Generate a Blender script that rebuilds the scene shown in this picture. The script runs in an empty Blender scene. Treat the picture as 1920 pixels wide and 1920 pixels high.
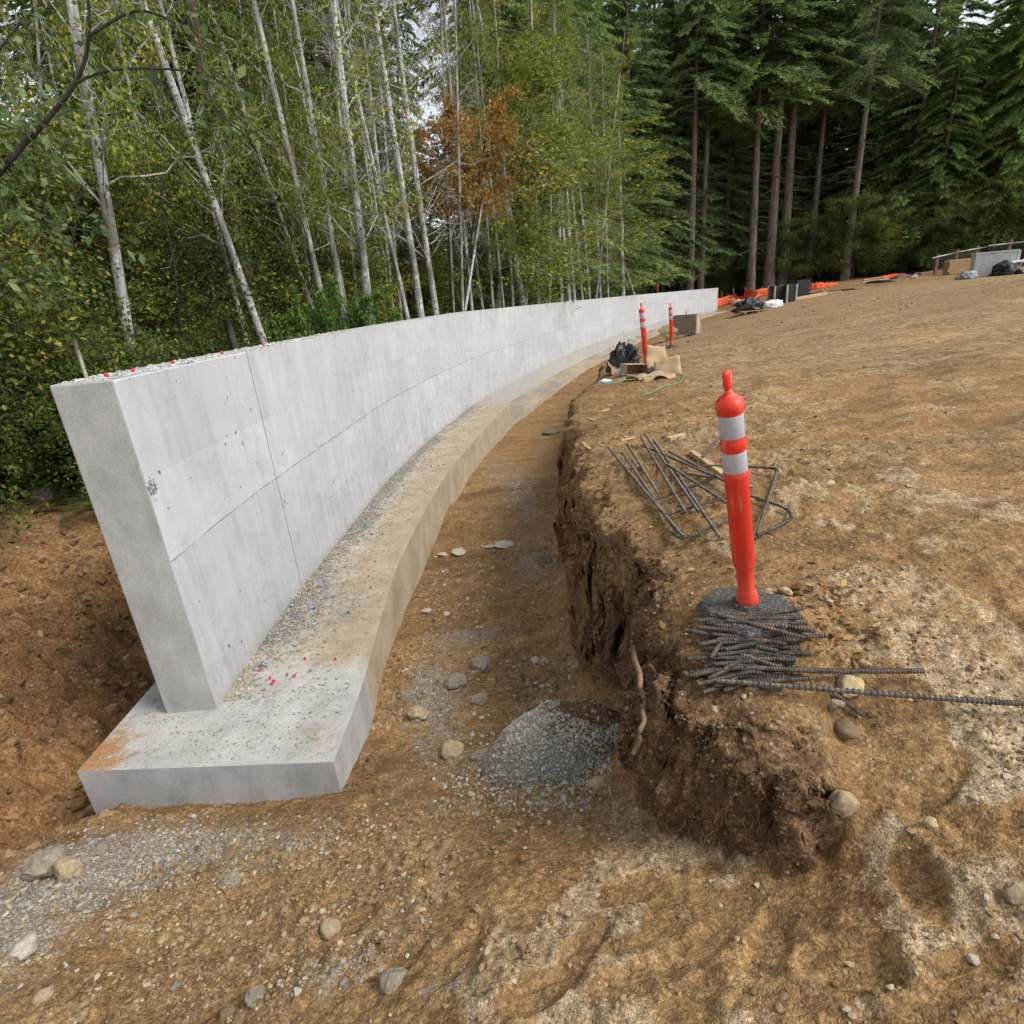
import bpy, bmesh, math, random
import numpy as np
from mathutils import Matrix, Vector, Quaternion

# ------------------------------------------------------------------ camera, sky, sun, exposure
scene = bpy.context.scene
CAMZ = 2.71
RC = np.array([[0.99612985, -0.08789381, 0.0], [-0.03066334, -0.34751781, 0.93717188], [-0.08237161, -0.93354488, -0.34886798]])
FPX = 1080.0
cd = bpy.data.cameras.new('camera'); cam = bpy.data.objects.new('camera', cd)
scene.collection.objects.link(cam); scene.camera = cam
cd.sensor_width = 36; cd.lens = 36 * FPX / 1920; cd.clip_start = 0.05; cd.clip_end = 1500
M = Matrix.Identity(4)
for i in range(3):
    M[i][0] = RC[i, 0]; M[i][1] = -RC[i, 1]; M[i][2] = -RC[i, 2]
M[2][3] = CAMZ
cam.matrix_world = M

world = bpy.data.worlds.new('World'); scene.world = world; world.use_nodes = True
wn = world.node_tree; wn.nodes.clear()
sky = wn.nodes.new('ShaderNodeTexSky'); sky.sky_type = 'NISHITA'; sky.sun_disc = False
SUN_EL, SUN_AZ = math.radians(50), math.radians(112)      # azimuth measured clockwise from +Y
sky.sun_elevation = SUN_EL; sky.sun_rotation = SUN_AZ
sky.air_density = 1.0; sky.dust_density = 1.0; sky.ozone_density = 1.0
hs = wn.nodes.new('ShaderNodeHueSaturation'); hs.inputs['Saturation'].default_value = 0.24
bg = wn.nodes.new('ShaderNodeBackground'); bg.inputs['Strength'].default_value = 0.105
wo = wn.nodes.new('ShaderNodeOutputWorld')
wn.links.new(sky.outputs[0], hs.inputs['Color']); wn.links.new(hs.outputs[0], bg.inputs['Color']); wn.links.new(bg.outputs[0], wo.inputs['Surface'])

sd = bpy.data.lights.new('sun', 'SUN'); sd.energy = 1.5; sd.angle = math.radians(24); sd.color = (1.0, 0.96, 0.90)
sun = bpy.data.objects.new('sun', sd); scene.collection.objects.link(sun)
sdir = Vector((math.sin(SUN_AZ) * math.cos(SUN_EL), math.cos(SUN_AZ) * math.cos(SUN_EL), math.sin(SUN_EL)))
sun.rotation_euler = sdir.to_track_quat('Z', 'Y').to_euler()
scene.view_settings.view_transform = 'Standard'; scene.view_settings.look = 'None'
scene.view_settings.exposure = 1.08; scene.view_settings.gamma = 1.0
scene.view_settings.use_curve_mapping = False
scene.cycles.max_bounces = 4; scene.cycles.diffuse_bounces = 2; scene.cycles.transmission_bounces = 2; scene.cycles.glossy_bounces = 1
scene.cycles.use_adaptive_sampling = True; scene.cycles.adaptive_threshold = 0.03
scene.cycles.use_denoising = True; scene.cycles.use_light_tree = False

# ------------------------------------------------------------------ helpers
col = scene.collection
rng = np.random.default_rng(7)
random.seed(7)

def P(px, py, z):
    """world point at height z seen at photo pixel (px, py)"""
    r = RC @ np.array([px - 960, py - 960, FPX]); k = (z - CAMZ) / r[2]
    return np.array([r[0] * k, r[1] * k, z])
def PY(px, py, y):
    """world point at distance y (metres ahead) seen at photo pixel (px, py)"""
    r = RC @ np.array([px - 960, py - 960, FPX]); k = y / r[1]
    return np.array([r[0] * k, y, r[2] * k + CAMZ])

def hash3(ix, iy, iz, seed):
    h = (ix.astype(np.int64) * 374761393 + iy.astype(np.int64) * 668265263 + iz.astype(np.int64) * 2147483647 + seed * 974711) & 0xFFFFFFFF
    h = ((h ^ (h >> 13)) * 1274126177) & 0xFFFFFFFF
    h = h ^ (h >> 16)
    return (h & 0xFFFFFF) / float(0xFFFFFF) * 2 - 1
def vnoise(x, y, z=None, seed=0):
    if z is None:
        ix, iy = np.floor(x), np.floor(y); fx, fy = x - ix, y - iy
        ix, iy = ix.astype(np.int64), iy.astype(np.int64); o = np.zeros_like(ix)
        fx = fx * fx * fx * (fx * (fx * 6 - 15) + 10); fy = fy * fy * fy * (fy * (fy * 6 - 15) + 10)
        a = hash3(ix, iy, o, seed); b = hash3(ix + 1, iy, o, seed); c = hash3(ix, iy + 1, o, seed); d = hash3(ix + 1, iy + 1, o, seed)
        return (a + (b - a) * fx) * (1 - fy) + (c + (d - c) * fx) * fy
    ix, iy, iz = np.floor(x), np.floor(y), np.floor(z); fx, fy, fz = x - ix, y - iy, z - iz
    ix, iy, iz = ix.astype(np.int64), iy.astype(np.int64), iz.astype(np.int64)
    fx = fx * fx * (3 - 2 * fx); fy = fy * fy * (3 - 2 * fy); fz = fz * fz * (3 - 2 * fz)
    r = 0
    for k, wz in ((0, 1 - fz), (1, fz)):
        a = hash3(ix, iy, iz + k, seed); b = hash3(ix + 1, iy, iz + k, seed); c = hash3(ix, iy + 1, iz + k, seed); d = hash3(ix + 1, iy + 1, iz + k, seed)
        r = r + ((a + (b - a) * fx) * (1 - fy) + (c + (d - c) * fx) * fy) * wz
    return r
def fbm(x, y, z=None, seed=0, octv=4, gain=0.5):
    s, a, f = 0, 1.0, 1.0
    for k in range(octv):
        s = s + a * (vnoise(x * f + 17.3 * k, y * f - 9.1 * k, None if z is None else z * f, seed + k)); a *= gain; f *= 2.03
    return s
def clods(x, y, f, seed, prob):
    """round crumbs: height field of scattered half balls, f cells to the metre"""
    X_, Y_ = x * f, y * f; ix, iy = np.floor(X_), np.floor(Y_); out = np.zeros_like(X_)
    for di in (-1, 0, 1):
        for dj in (-1, 0, 1):
            cx, cy = (ix + di).astype(np.int64), (iy + dj).astype(np.int64); o = np.zeros_like(cx)
            jx = 0.5 + 0.45 * hash3(cx, cy, o, seed); jy = 0.5 + 0.45 * hash3(cx, cy, o, seed + 1); p = hash3(cx, cy, o, seed + 2) * 0.5 + 0.5; r = 0.18 + 0.34 * (hash3(cx, cy, o, seed + 3) * 0.5 + 0.5)
            d2 = ((X_ - cx - jx) ** 2 + (Y_ - cy - jy) ** 2) / (r * r)
            out = np.maximum(out, np.where(p < prob, np.sqrt(np.clip(1 - d2, 0, 1)) * r, 0))
    return out / f
def sstep(a, b, x):
    t = np.clip((x - a) / (b - a), 0, 1); return t * t * (3 - 2 * t)

def mesh_np(name, V, F, mats=None, rnd=None, smooth=False, colattr=None, uv=None, midx=None):
    V = np.asarray(V, np.float32); F = np.asarray(F, np.int32); n, k = F.shape
    me = bpy.data.meshes.new(name)
    me.vertices.add(len(V)); me.vertices.foreach_set('co', V.ravel())
    me.loops.add(n * k); me.loops.foreach_set('vertex_index', F.ravel())
    me.polygons.add(n); me.polygons.foreach_set('loop_start', np.arange(0, n * k, k, dtype=np.int32))
    me.polygons.foreach_set('use_smooth', np.full(n, bool(smooth)))
    if midx is not None: me.polygons.foreach_set('material_index', np.asarray(midx, np.int32))
    me.update(calc_edges=True)
    if rnd is not None:
        at = me.attributes.new('rnd', 'FLOAT', 'FACE'); at.data.foreach_set('value', np.asarray(rnd, np.float32))
    if colattr is not None:
        at = me.attributes.new('mask', 'FLOAT_COLOR', 'POINT'); at.data.foreach_set('color', np.asarray(colattr, np.float32).ravel())
    if uv is not None:
        ul = me.uv_layers.new(name='UVMap'); ul.data.foreach_set('uv', np.asarray(uv, np.float32)[F.ravel()].ravel())
    for m in (mats or []): me.materials.append(m)
    return me

def link(name, data, parent=None, loc=None, rot=None, scale=None):
    o = bpy.data.objects.new(name, data); col.objects.link(o)
    if parent is not None: o.parent = parent
    if loc is not None: o.location = [float(v) for v in loc]
    if rot is not None: o.rotation_euler = rot
    if scale is not None: o.scale = scale if hasattr(scale, '__len__') else (scale,) * 3
    return o
def tag(o, label=None, cat=None, group=None, kind=None):
    if label: o['label'] = label
    if cat: o['category'] = cat
    if group: o['group'] = group
    if kind: o['kind'] = kind
    return o
def thing(name, label, cat, loc=(0, 0, 0), rot=None, group=None, scale=None):
    o = link(name, None, None, loc, rot, scale); o.empty_display_size = 0.1
    return tag(o, label, cat, group)

class MB:
    """collects polygons of any size into one mesh"""
    def __init__(s): s.v = []; s.f = []; s.m = []; s.sm = []
    def add(s, V, F, m=0, smooth=False):
        b = len(s.v); s.v.extend([tuple(map(float, p)) for p in V])
        for f in F: s.f.append([b + int(i) for i in f]); s.m.append(m); s.sm.append(smooth)
    def box(s, c, d, rot=None, m=0, taper=1.0):
        x, y, z = [v / 2 for v in d]
        pts = [Vector((sx * x * (taper if sz > 0 else 1), sy * y * (taper if sz > 0 else 1), sz * z)) for sz in (-1, 1) for sy in (-1, 1) for sx in (-1, 1)]
        if rot is not None: pts = [rot @ p for p in pts]
        c = Vector([float(v) for v in c])
        s.add([p + c for p in pts], [(0, 2, 3, 1), (4, 5, 7, 6), (0, 1, 5, 4), (2, 6, 7, 3), (0, 4, 6, 2), (1, 3, 7, 5)], m)
    def tube(s, path, rad, n=8, m=0, smooth=True, cap=True):
        V, F = tube_np(path, rad, n); s.add(V, F, m, smooth)
        if cap:
            b = len(s.v) - len(V); s.f.append(list(range(b + n - 1, b - 1, -1))); s.m.append(m); s.sm.append(False)
            e = b + len(V) - n; s.f.append(list(range(e, e + n))); s.m.append(m); s.sm.append(False)
    def lathe(s, prof, n=24, m=0, smooth=True):
        V = [(r * math.cos(2 * math.pi * k / n), r * math.sin(2 * math.pi * k / n), z) for r, z in prof for k in range(n)]
        F = [(i * n + k, i * n + (k + 1) % n, (i + 1) * n + (k + 1) % n, (i + 1) * n + k) for i in range(len(prof) - 1) for k in range(n)]
        s.add(V, F, m, smooth)
    def mesh(s, name, mats):
        me = bpy.data.meshes.new(name); me.from_pydata(s.v, [], s.f)
        me.polygons.foreach_set('material_index', s.m); me.polygons.foreach_set('use_smooth', s.sm)
        for m in (mats if isinstance(mats, (list, tuple)) else [mats]): me.materials.append(m)
        me.update(); return me
    def build(s, name, mats, parent=None, **k): return link(name, s.mesh(name, mats), parent, **k)

def tube_np(path, rad, n=8):
    Pth = np.asarray(path, float); m = len(Pth); rad = np.broadcast_to(np.asarray(rad, float), (m,))
    T = np.gradient(Pth, axis=0); T /= np.linalg.norm(T, axis=1)[:, None] + 1e-9
    ref = np.array([0, 0, 1.0]) if abs(T[:, 2]).mean() < 0.8 else np.array([1.0, 0, 0])
    U = np.cross(T, ref); U /= np.linalg.norm(U, axis=1)[:, None] + 1e-9; W = np.cross(T, U)
    a = np.arange(n) * 2 * np.pi / n
    V = Pth[:, None, :] + rad[:, None, None] * (np.cos(a)[None, :, None] * U[:, None, :] + np.sin(a)[None, :, None] * W[:, None, :])
    i = np.arange(m - 1)[:, None] * n; k = np.arange(n)[None, :]; k2 = (k + 1) % n
    F = np.stack([i + k, i + n + k, i + n + k2, i + k2], -1).reshape(-1, 4)
    return V.reshape(-1, 3), F
def bezier_path(pts, n):
    """smooth Catmull-Rom path through pts"""
    p = np.asarray(pts, float); p = np.vstack([2 * p[0] - p[1], p, 2 * p[-1] - p[-2]])
    out = []; seg = len(p) - 3
    for t in np.linspace(0, seg, n):
        i = min(int(t), seg - 1); u = t - i; a, b, c, d = p[i:i + 4]
        out.append(0.5 * ((2 * b) + (c - a) * u + (2 * a - 5 * b + 4 * c - d) * u * u + (3 * b - a - 3 * c + d) * u ** 3))
    return np.array(out)

# ------------------------------------------------------------------ materials
class NT:
    def __init__(s, name):
        s.m = bpy.data.materials.new(name); s.m.use_nodes = True; s.t = s.m.node_tree; s.t.nodes.clear()
        s.out = s.t.nodes.new('ShaderNodeOutputMaterial')
    def n(s, typ, ins=None, **props):
        nd = s.t.nodes.new('ShaderNode' + typ)
        for k, v in props.items(): setattr(nd, k, v)
        for k, v in (ins or {}).items(): s.set(nd.inputs[k], v)
        return nd
    def set(s, sock, v):
        if isinstance(v, bpy.types.NodeSocket): s.t.links.new(v, sock)
        elif isinstance(v, bpy.types.Node): s.t.links.new(v.outputs[0], sock)
        else: sock.default_value = v
    def noise(s, scale, vec=None, detail=5, rough=0.6, dist=0.0):
        i = {'Scale': scale, 'Detail': detail, 'Roughness': rough, 'Distortion': dist}
        if vec is not None: i['Vector'] = vec
        return s.n('TexNoise', i).outputs[0]
    def ramp(s, fac, stops):
        nd = s.n('ValToRGB', {'Fac': fac}); cr = nd.color_ramp
        while len(cr.elements) < len(stops): cr.elements.new(0.5)
        for e, (p, c) in zip(cr.elements, stops):
            e.position = p; e.color = (c[0], c[1], c[2], 1) if hasattr(c, '__len__') else (c, c, c, 1)
        return nd.outputs[0]
    def mix(s, fac, a, b, mode='MIX'):
        nd = s.n('Mix', data_type='RGBA', blend_type=mode)
        c4 = lambda v: (*v, 1) if isinstance(v, tuple) and len(v) == 3 else v
        s.set(nd.inputs[0], fac); s.set(nd.inputs[6], c4(a)); s.set(nd.inputs[7], c4(b)); return nd.outputs[2]
    def math(s, op, a, b=0.0, c=0.0):
        nd = s.n('Math', operation=op); s.set(nd.inputs[0], a); s.set(nd.inputs[1], b); s.set(nd.inputs[2], c); return nd.outputs[0]
    def mapping(s, vec, scale=(1, 1, 1), loc=(0, 0, 0), rot=(0, 0, 0)):
        return s.n('Mapping', {'Vector': vec, 'Scale': scale, 'Location': loc, 'Rotation': rot}).outputs[0]
    def bump(s, h, strength=0.4, dist=0.01, normal=None):
        i = {'Height': h, 'Strength': strength, 'Distance': dist}
        if normal is not None: i['Normal'] = normal
        return s.n('Bump', i).outputs[0]
    def bsdf(s, color, rough=0.8, normal=None, spec=0.3, metal=0.0, **k):
        c4 = (*color, 1) if isinstance(color, tuple) and len(color) == 3 else color
        i = {'Base Color': c4, 'Roughness': rough, 'Metallic': metal, 'Specular IOR Level': spec}
        if normal is not None: i['Normal'] = normal
        i.update(k)
        nd = s.n('BsdfPrincipled', i); s.t.links.new(nd.outputs[0], s.out.inputs[0]); return nd
    def pos(s): return s.n('NewGeometry').outputs['Position']
    def obj(s): return s.n('TexCoord').outputs['Object']
    def uv(s): return s.n('TexCoord').outputs['UV']

def simple_mat(name, c, rough=0.75, var=0.25, scale=8.0, bump=0.3, bdist=0.01, spec=0.3, metal=0.0, c2=None):
    t = NT(name); o = t.obj(); n = t.noise(scale, o, 6, 0.65)
    a = tuple(v * (1 - var) for v in c); b = c2 or tuple(min(1, v * (1 + var)) for v in c)
    cc = t.ramp(n, [(0.3, a), (0.7, b)])
    t.bsdf(cc, rough, t.bump(t.noise(scale * 4, o, 5, 0.7), bump, bdist) if bump else None, spec, metal)
    return t.m

def leaf_mat(name, stops, trans=0.35, rough=0.55, ovar=0.25):
    t = NT(name)
    at = t.n('Attribute', attribute_name='rnd').outputs['Fac']
    orr = t.n('ObjectInfo').outputs['Random']
    f = t.math('ADD', at, t.math('MULTIPLY', t.math('SUBTRACT', orr, 0.5), ovar))
    c = t.ramp(f, stops)
    b = t.n('BsdfDiffuse', {'Color': c})
    tr = t.n('BsdfTranslucent', {'Color': c})
    mx = t.n('MixShader', {0: trans, 1: b.outputs[0], 2: tr.outputs[0]})
    t.t.links.new(mx.outputs[0], t.out.inputs[0]); return t.m

# soil: the mask attribute says where grey gravel (r), dark organic soil (g), pale sand (b) and red-brown clay (a) lie
def soil_material():
    t = NT('soil'); p = t.pos(); at = t.n('Attribute', attribute_name='mask')
    sep = t.n('SeparateColor', {'Color': at.outputs['Color']}); r, g, b = sep.outputs; a = at.outputs['Alpha']
    n1 = t.noise(1.3, p, 6, 0.7, 0.4); n2 = t.noise(7.0, p, 6, 0.75); n3 = t.noise(38.0, p, 4, 0.8); n4 = t.noise(170.0, p, 2, 0.8)
    base = t.ramp(n1, [(0.28, (0.155, 0.096, 0.046)), (0.45, (0.225, 0.147, 0.073)), (0.6, (0.285, 0.20, 0.108)), (0.75, (0.355, 0.268, 0.16))])
    base = t.mix(0.6, base, t.ramp(n2, [(0.32, (0.12, 0.07, 0.034)), (0.48, (0.24, 0.155, 0.078)), (0.62, (0.32, 0.225, 0.125)), (0.72, (0.43, 0.33, 0.20))]))
    fine = t.ramp(n3, [(0.34, 0.25), (0.43, 0.75), (0.56, 1.18), (0.66, 1.75)])
    rot = t.mapping(p, (0.30, 1.5, 1.0), (0, 0, 0), (0, 0, 0.5)); n0 = t.noise(1.1, rot, 6, 0.72, 0.3)
    base = t.mix(0.85, base, t.ramp(n0, [(0.30, 0.42), (0.44, 0.88), (0.55, 1.08), (0.68, 1.5)]), 'MULTIPLY')
    base = t.mix(1.0, base, (1.00, 0.915, 0.80, 1), 'MULTIPLY')
    base = t.mix(0.62, base, fine, 'MULTIPLY')
    grain = t.mix(0.5, t.ramp(n4, [(0.34, 0.45), (0.5, 1.0), (0.64, 1.55)]), fine, 'MULTIPLY')
    sand = t.mix(0.8, t.ramp(n2, [(0.3, (0.32, 0.235, 0.14)), (0.7, (0.455, 0.355, 0.228))]), grain, 'MULTIPLY')
    jit = t.math('MULTIPLY', t.math('SUBTRACT', t.noise(10.0, p, 7, 0.78), 0.5), 1.9)
    edge = lambda m, k=0.5: t.n('MapRange', {0: t.math('ADD', m, jit), 1: k - 0.2, 2: k + 0.2}).outputs[0]
    c = t.mix(edge(b), base, sand)
    clay = t.mix(0.7, t.ramp(n2, [(0.3, (0.11, 0.056, 0.025)), (0.55, (0.225, 0.122, 0.054)), (0.75, (0.34, 0.205, 0.10))]), fine, 'MULTIPLY')
    c = t.mix(edge(a), c, clay)
    dark = t.mix(0.8, t.ramp(n2, [(0.3, (0.065, 0.035, 0.018)), (0.52, (0.13, 0.075, 0.039)), (0.7, (0.25, 0.16, 0.088))]), fine, 'MULTIPLY')
    c = t.mix(edge(g), c, dark)
    v1 = t.n('TexVoronoi', {'Vector': p, 'Scale': 75.0, 'Randomness': 1.0}); vd = v1.outputs['Distance']
    vc = t.n('SeparateColor', {'Color': v1.outputs['Color']}).outputs[0]
    gc = t.ramp(vc, [(0.0, (0.19, 0.18, 0.16)), (0.5, (0.30, 0.285, 0.25)), (0.85, (0.40, 0.38, 0.335)), (1.0, (0.5, 0.485, 0.43))])
    gc = t.mix(t.ramp(vd, [(0.35, 0.0), (0.62, 0.85)]), gc, (0.22, 0.165, 0.11))
    c = t.mix(edge(r), c, gc)
    v5 = t.n('TexVoronoi', {'Vector': p, 'Scale': 125.0}); g5 = t.n('SeparateColor', {'Color': v5.outputs['Color']}).outputs[0]
    v6 = t.n('TexVoronoi', {'Vector': p, 'Scale': 48.0}); g6 = t.n('SeparateColor', {'Color': v6.outputs['Color']}).outputs[0]
    c = t.mix(0.75, c, t.ramp(g5, [(0.0, 0.58), (0.5, 1.0), (0.85, 1.22), (1.0, 1.6)]), 'MULTIPLY')
    c = t.mix(0.28, c, t.ramp(g6, [(0.0, 0.65), (0.5, 1.0), (1.0, 1.35)]), 'MULTIPLY')
    # loose pale grit everywhere
    v2 = t.n('TexVoronoi', {'Vector': p, 'Scale': 38.0}); sc2 = t.n('SeparateColor', {'Color': v2.outputs['Color']}).outputs[1]
    grit = t.math('MULTIPLY', t.math('LESS_THAN', v2.outputs['Distance'], 0.26), t.math('GREATER_THAN', sc2, 0.83))
    c = t.mix(t.math('MULTIPLY', grit, 0.7), c, t.ramp(sc2, [(0.83, (0.30, 0.25, 0.19)), (0.93, (0.42, 0.37, 0.3)), (1.0, (0.22, 0.21, 0.2))]))
    h = t.math('SUBTRACT', t.math('MULTIPLY', n3, 0.55), t.math('ADD', t.math('MULTIPLY', v5.outputs['Distance'], 0.35), t.math('MULTIPLY', v6.outputs['Distance'], 0.45)))
    h = t.math('ADD', h, t.math('MULTIPLY', t.math('MULTIPLY', t.math('SUBTRACT', 0.6, vd), r), 1.2))
    h = t.math('ADD', h, t.math('MULTIPLY', grit, 0.4))
    nb = t.bump(h, 0.8, 0.012)
    t.bsdf(c, 0.92, nb, 0.15); return t.m

def concrete_wall_mat():
    t = NT('wall_concrete'); uv = t.uv(); sx = t.n('SeparateXYZ', {'Vector': uv}); u, v = sx.outputs[0], sx.outputs[1]
    big = t.noise(0.9, uv, 5, 0.6, 0.6); mid = t.noise(5.0, uv, 6, 0.7); fine = t.noise(60.0, uv, 4, 0.7)
    streak = t.noise(3.2, t.mapping(uv, (2.4, 0.22, 1)), 6, 0.65)
    base = t.ramp(big, [(0.3, (0.43, 0.435, 0.445)), (0.5, (0.485, 0.49, 0.50)), (0.7, (0.54, 0.545, 0.56))])
    base = t.mix(0.5, base, t.ramp(mid, [(0.3, (0.44, 0.445, 0.455)), (0.7, (0.555, 0.56, 0.575))]))
    # rows of form boards: each board of the lower half took up a little more or less paste
    br = t.n('TexBrick', {'Vector': t.mapping(uv, (1, 1, 1), (0.35, 0.02, 0)), 'Color1': (0.84, 0.84, 0.85, 1), 'Color2': (1.10, 1.10, 1.10, 1), 'Mortar': (0.80, 0.80, 0.82, 1), 'Scale': 1.0, 'Mortar Size': 0.004, 'Mortar Smooth': 0.4, 'Bias': 0.25, 'Brick Width': 1.22, 'Row Height': 0.61}, offset=0.5)
    base = t.mix(t.math('MULTIPLY', t.n('MapRange', {0: mid, 1: 0.32, 2: 0.55}).outputs[0], 0.85), base, br.outputs['Color'], 'MULTIPLY')
    base = t.mix(0.5, base, t.ramp(streak, [(0.32, 0.66), (0.52, 1.0), (0.7, 1.12)]), 'MULTIPLY')
    # darker upper board run with warm dust just above the mid seam
    band = t.n('MapRange', {0: v, 1: 1.2, 2: 1.32}).outputs[0]
    up = t.math('MULTIPLY', band, t.n('MapRange', {0: t.noise(0.7, uv, 4, 0.6), 1: 0.35, 2: 0.65}).outputs[0])
    base = t.mix(t.math('MULTIPLY', up, 0.35), base, (0.44, 0.435, 0.42))
    # mottled cloud of dark cement skin
    blot = t.ramp(t.noise(2.0, t.mapping(uv, (1, 0.7, 1), (3.1, 1.7, 0)), 8, 0.72, 1.2), [(0.55, 0.0), (0.68, 1.0)])
    base = t.mix(t.math('MULTIPLY', blot, 0.5), base, (0.36, 0.365, 0.38))
    wht = t.ramp(t.noise(1.5, t.mapping(uv, (0.8, 1.2, 1), (7.7, 0.4, 0)), 6, 0.6, 0.8), [(0.48, 0.0), (0.60, 1.0)])
    base = t.mix(t.math('MULTIPLY', wht, 0.22), base, (0.62, 0.625, 0.65))
    damp = t.ramp(t.noise(3.4, t.mapping(uv, (1.2, 0.8, 1), (1.3, 5.2, 0)), 8, 0.78, 1.5), [(0.50, 0.0), (0.64, 1.0)])
    low_ = t.n('MapRange', {0: v, 1: 1.15, 2: 0.5}).outputs[0]
    base = t.mix(t.math('MULTIPLY', t.math('MULTIPLY', damp, low_), 0.5), base, (0.31, 0.315, 0.335))
    # horizontal seam at half height
    seam = t.math('LESS_THAN', t.math('ABSOLUTE', t.math('SUBTRACT', v, t.math('ADD', 1.22, t.math('MULTIPLY', t.math('SUBTRACT', t.noise(2.0, uv, 3), 0.5), 0.03)))), 0.006)
    seam = t.math('MULTIPLY', seam, t.n('MapRange', {0: t.noise(4.0, uv, 3), 1: 0.38, 2: 0.5}).outputs[0])
    # bug holes and tie holes
    v1 = t.n('TexVoronoi', {'Vector': t.mapping(uv, (1, 0.75, 1)), 'Scale': 5.0}); sc1 = t.n('SeparateColor', {'Color': v1.outputs['Color']})
    hole1 = t.math('LESS_THAN', v1.outputs['Distance'], t.math('MULTIPLY', t.math('SUBTRACT', sc1.outputs[0], 0.3), 0.11))
    v2 = t.n('TexVoronoi', {'Vector': t.mapping(uv, (1, 0.7, 1), (5, 3, 0)), 'Scale': 17.0}); sc2 = t.n('SeparateColor', {'Color': v2.outputs['Color']})
    clus = t.n('MapRange', {0: t.noise(1.1, t.mapping(uv, (1, 1, 1), (9, 2, 0)), 3), 1: 0.42, 2: 0.62}).outputs[0]
    hole2 = t.math('LESS_THAN', v2.outputs['Distance'], t.math('MULTIPLY', t.math('SUBTRACT', sc2.outputs[0], 0.6), t.math('MULTIPLY', clus, 0.6)))
    # honeycomb beside the near corner
    hc = t.n('VectorMath', {0: uv, 1: (0.05, 1.74, 0)}, operation='DISTANCE').outputs['Value']
    v3 = t.n('TexVoronoi', {'Vector': uv, 'Scale': 75.0})
    hole3 = t.math('MULTIPLY', t.math('LESS_THAN', t.math('ADD', hc, t.math('MULTIPLY', t.noise(30.0, uv, 3), 0.12)), 0.115), t.math('GREATER_THAN', v3.outputs['Distance'], 0.42))
    tx = t.math('SUBTRACT', t.math('MODULO', t.math('ADD', u, 0.13), 0.61), 0.305); ty = t.math('SUBTRACT', t.math('MODULO', t.math('ADD', v, 0.33), 0.61), 0.305)
    tie = t.math('LESS_THAN', t.math('ADD', t.math('MULTIPLY', tx, tx), t.math('MULTIPLY', ty, ty)), 0.00022)
    hole1 = t.math('MAXIMUM', hole1, t.math('MULTIPLY', tie, t.math('GREATER_THAN', t.noise(3.1, uv, 2), 0.56)))
    holes = t.math('MAXIMUM', t.math('MAXIMUM', hole1, hole2), hole3)
    base = t.mix(t.math('MULTIPLY', seam, 0.7), base, (0.16, 0.16, 0.165))
    base = t.mix(t.math('MULTIPLY', holes, 0.85), base, (0.07, 0.07, 0.075))
    base = t.mix(0.25, base, t.ramp(fine, [(0.3, 0.75), (0.7, 1.2)]), 'MULTIPLY')
    # splash of soil along the foot
    foot = t.math('MULTIPLY', t.n('MapRange', {0: v, 1: 0.10, 2: 0.0}).outputs[0], 0.5)
    base = t.mix(foot, base, (0.36, 0.32, 0.26))
    h = t.math('SUBTRACT', t.math('ADD', t.math('MULTIPLY', fine, 0.12), t.math('MULTIPLY', mid, 0.2)), t.math('ADD', holes, t.math('MULTIPLY', seam, 0.5)))
    t.bsdf(base, 0.72, t.bump(h, 0.45, 0.01), 0.3); return t.m

def concrete_end_mat(name, c0, c1, c2, dirt=None):
    t = NT(name); p = t.pos()
    big = t.noise(2.2, p, 6, 0.65); fine = t.noise(70.0, p, 5, 0.75)
    base = t.ramp(big, [(0.3, c0), (0.5, c1), (0.72, c2)])
    base = t.mix(0.45, base, t.ramp(fine, [(0.3, 0.65), (0.5, 1.0), (0.72, 1.25)]), 'MULTIPLY')
    base = t.mix(0.6, base, t.ramp(t.noise(5.0, t.mapping(p, (1, 1, 0.35)), 6, 0.72, 0.5), [(0.32, 0.68), (0.5, 1.0), (0.68, 1.14)]), 'MULTIPLY')
    v = t.n('TexVoronoi', {'Vector': p, 'Scale': 24.0}); sc = t.n('SeparateColor', {'Color': v.outputs['Color']})
    hole = t.math('LESS_THAN', v.outputs['Distance'], t.math('MULTIPLY', t.math('SUBTRACT', sc.outputs[0], 0.6), 0.32))
    base = t.mix(t.math('MULTIPLY', hole, 0.6), base, (0.15, 0.145, 0.14))
    if dirt:
        dn = t.ramp(t.noise(3.0, p, 7, 0.7, 0.5), [(0.45, 0.0), (0.6, 1.0)])
        base = t.mix(t.math('MULTIPLY', dn, 0.75), base, dirt)
    t.bsdf(base, 0.85, t.bump(t.math('SUBTRACT', fine, hole), 0.5, 0.006), 0.2); return t.m

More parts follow.
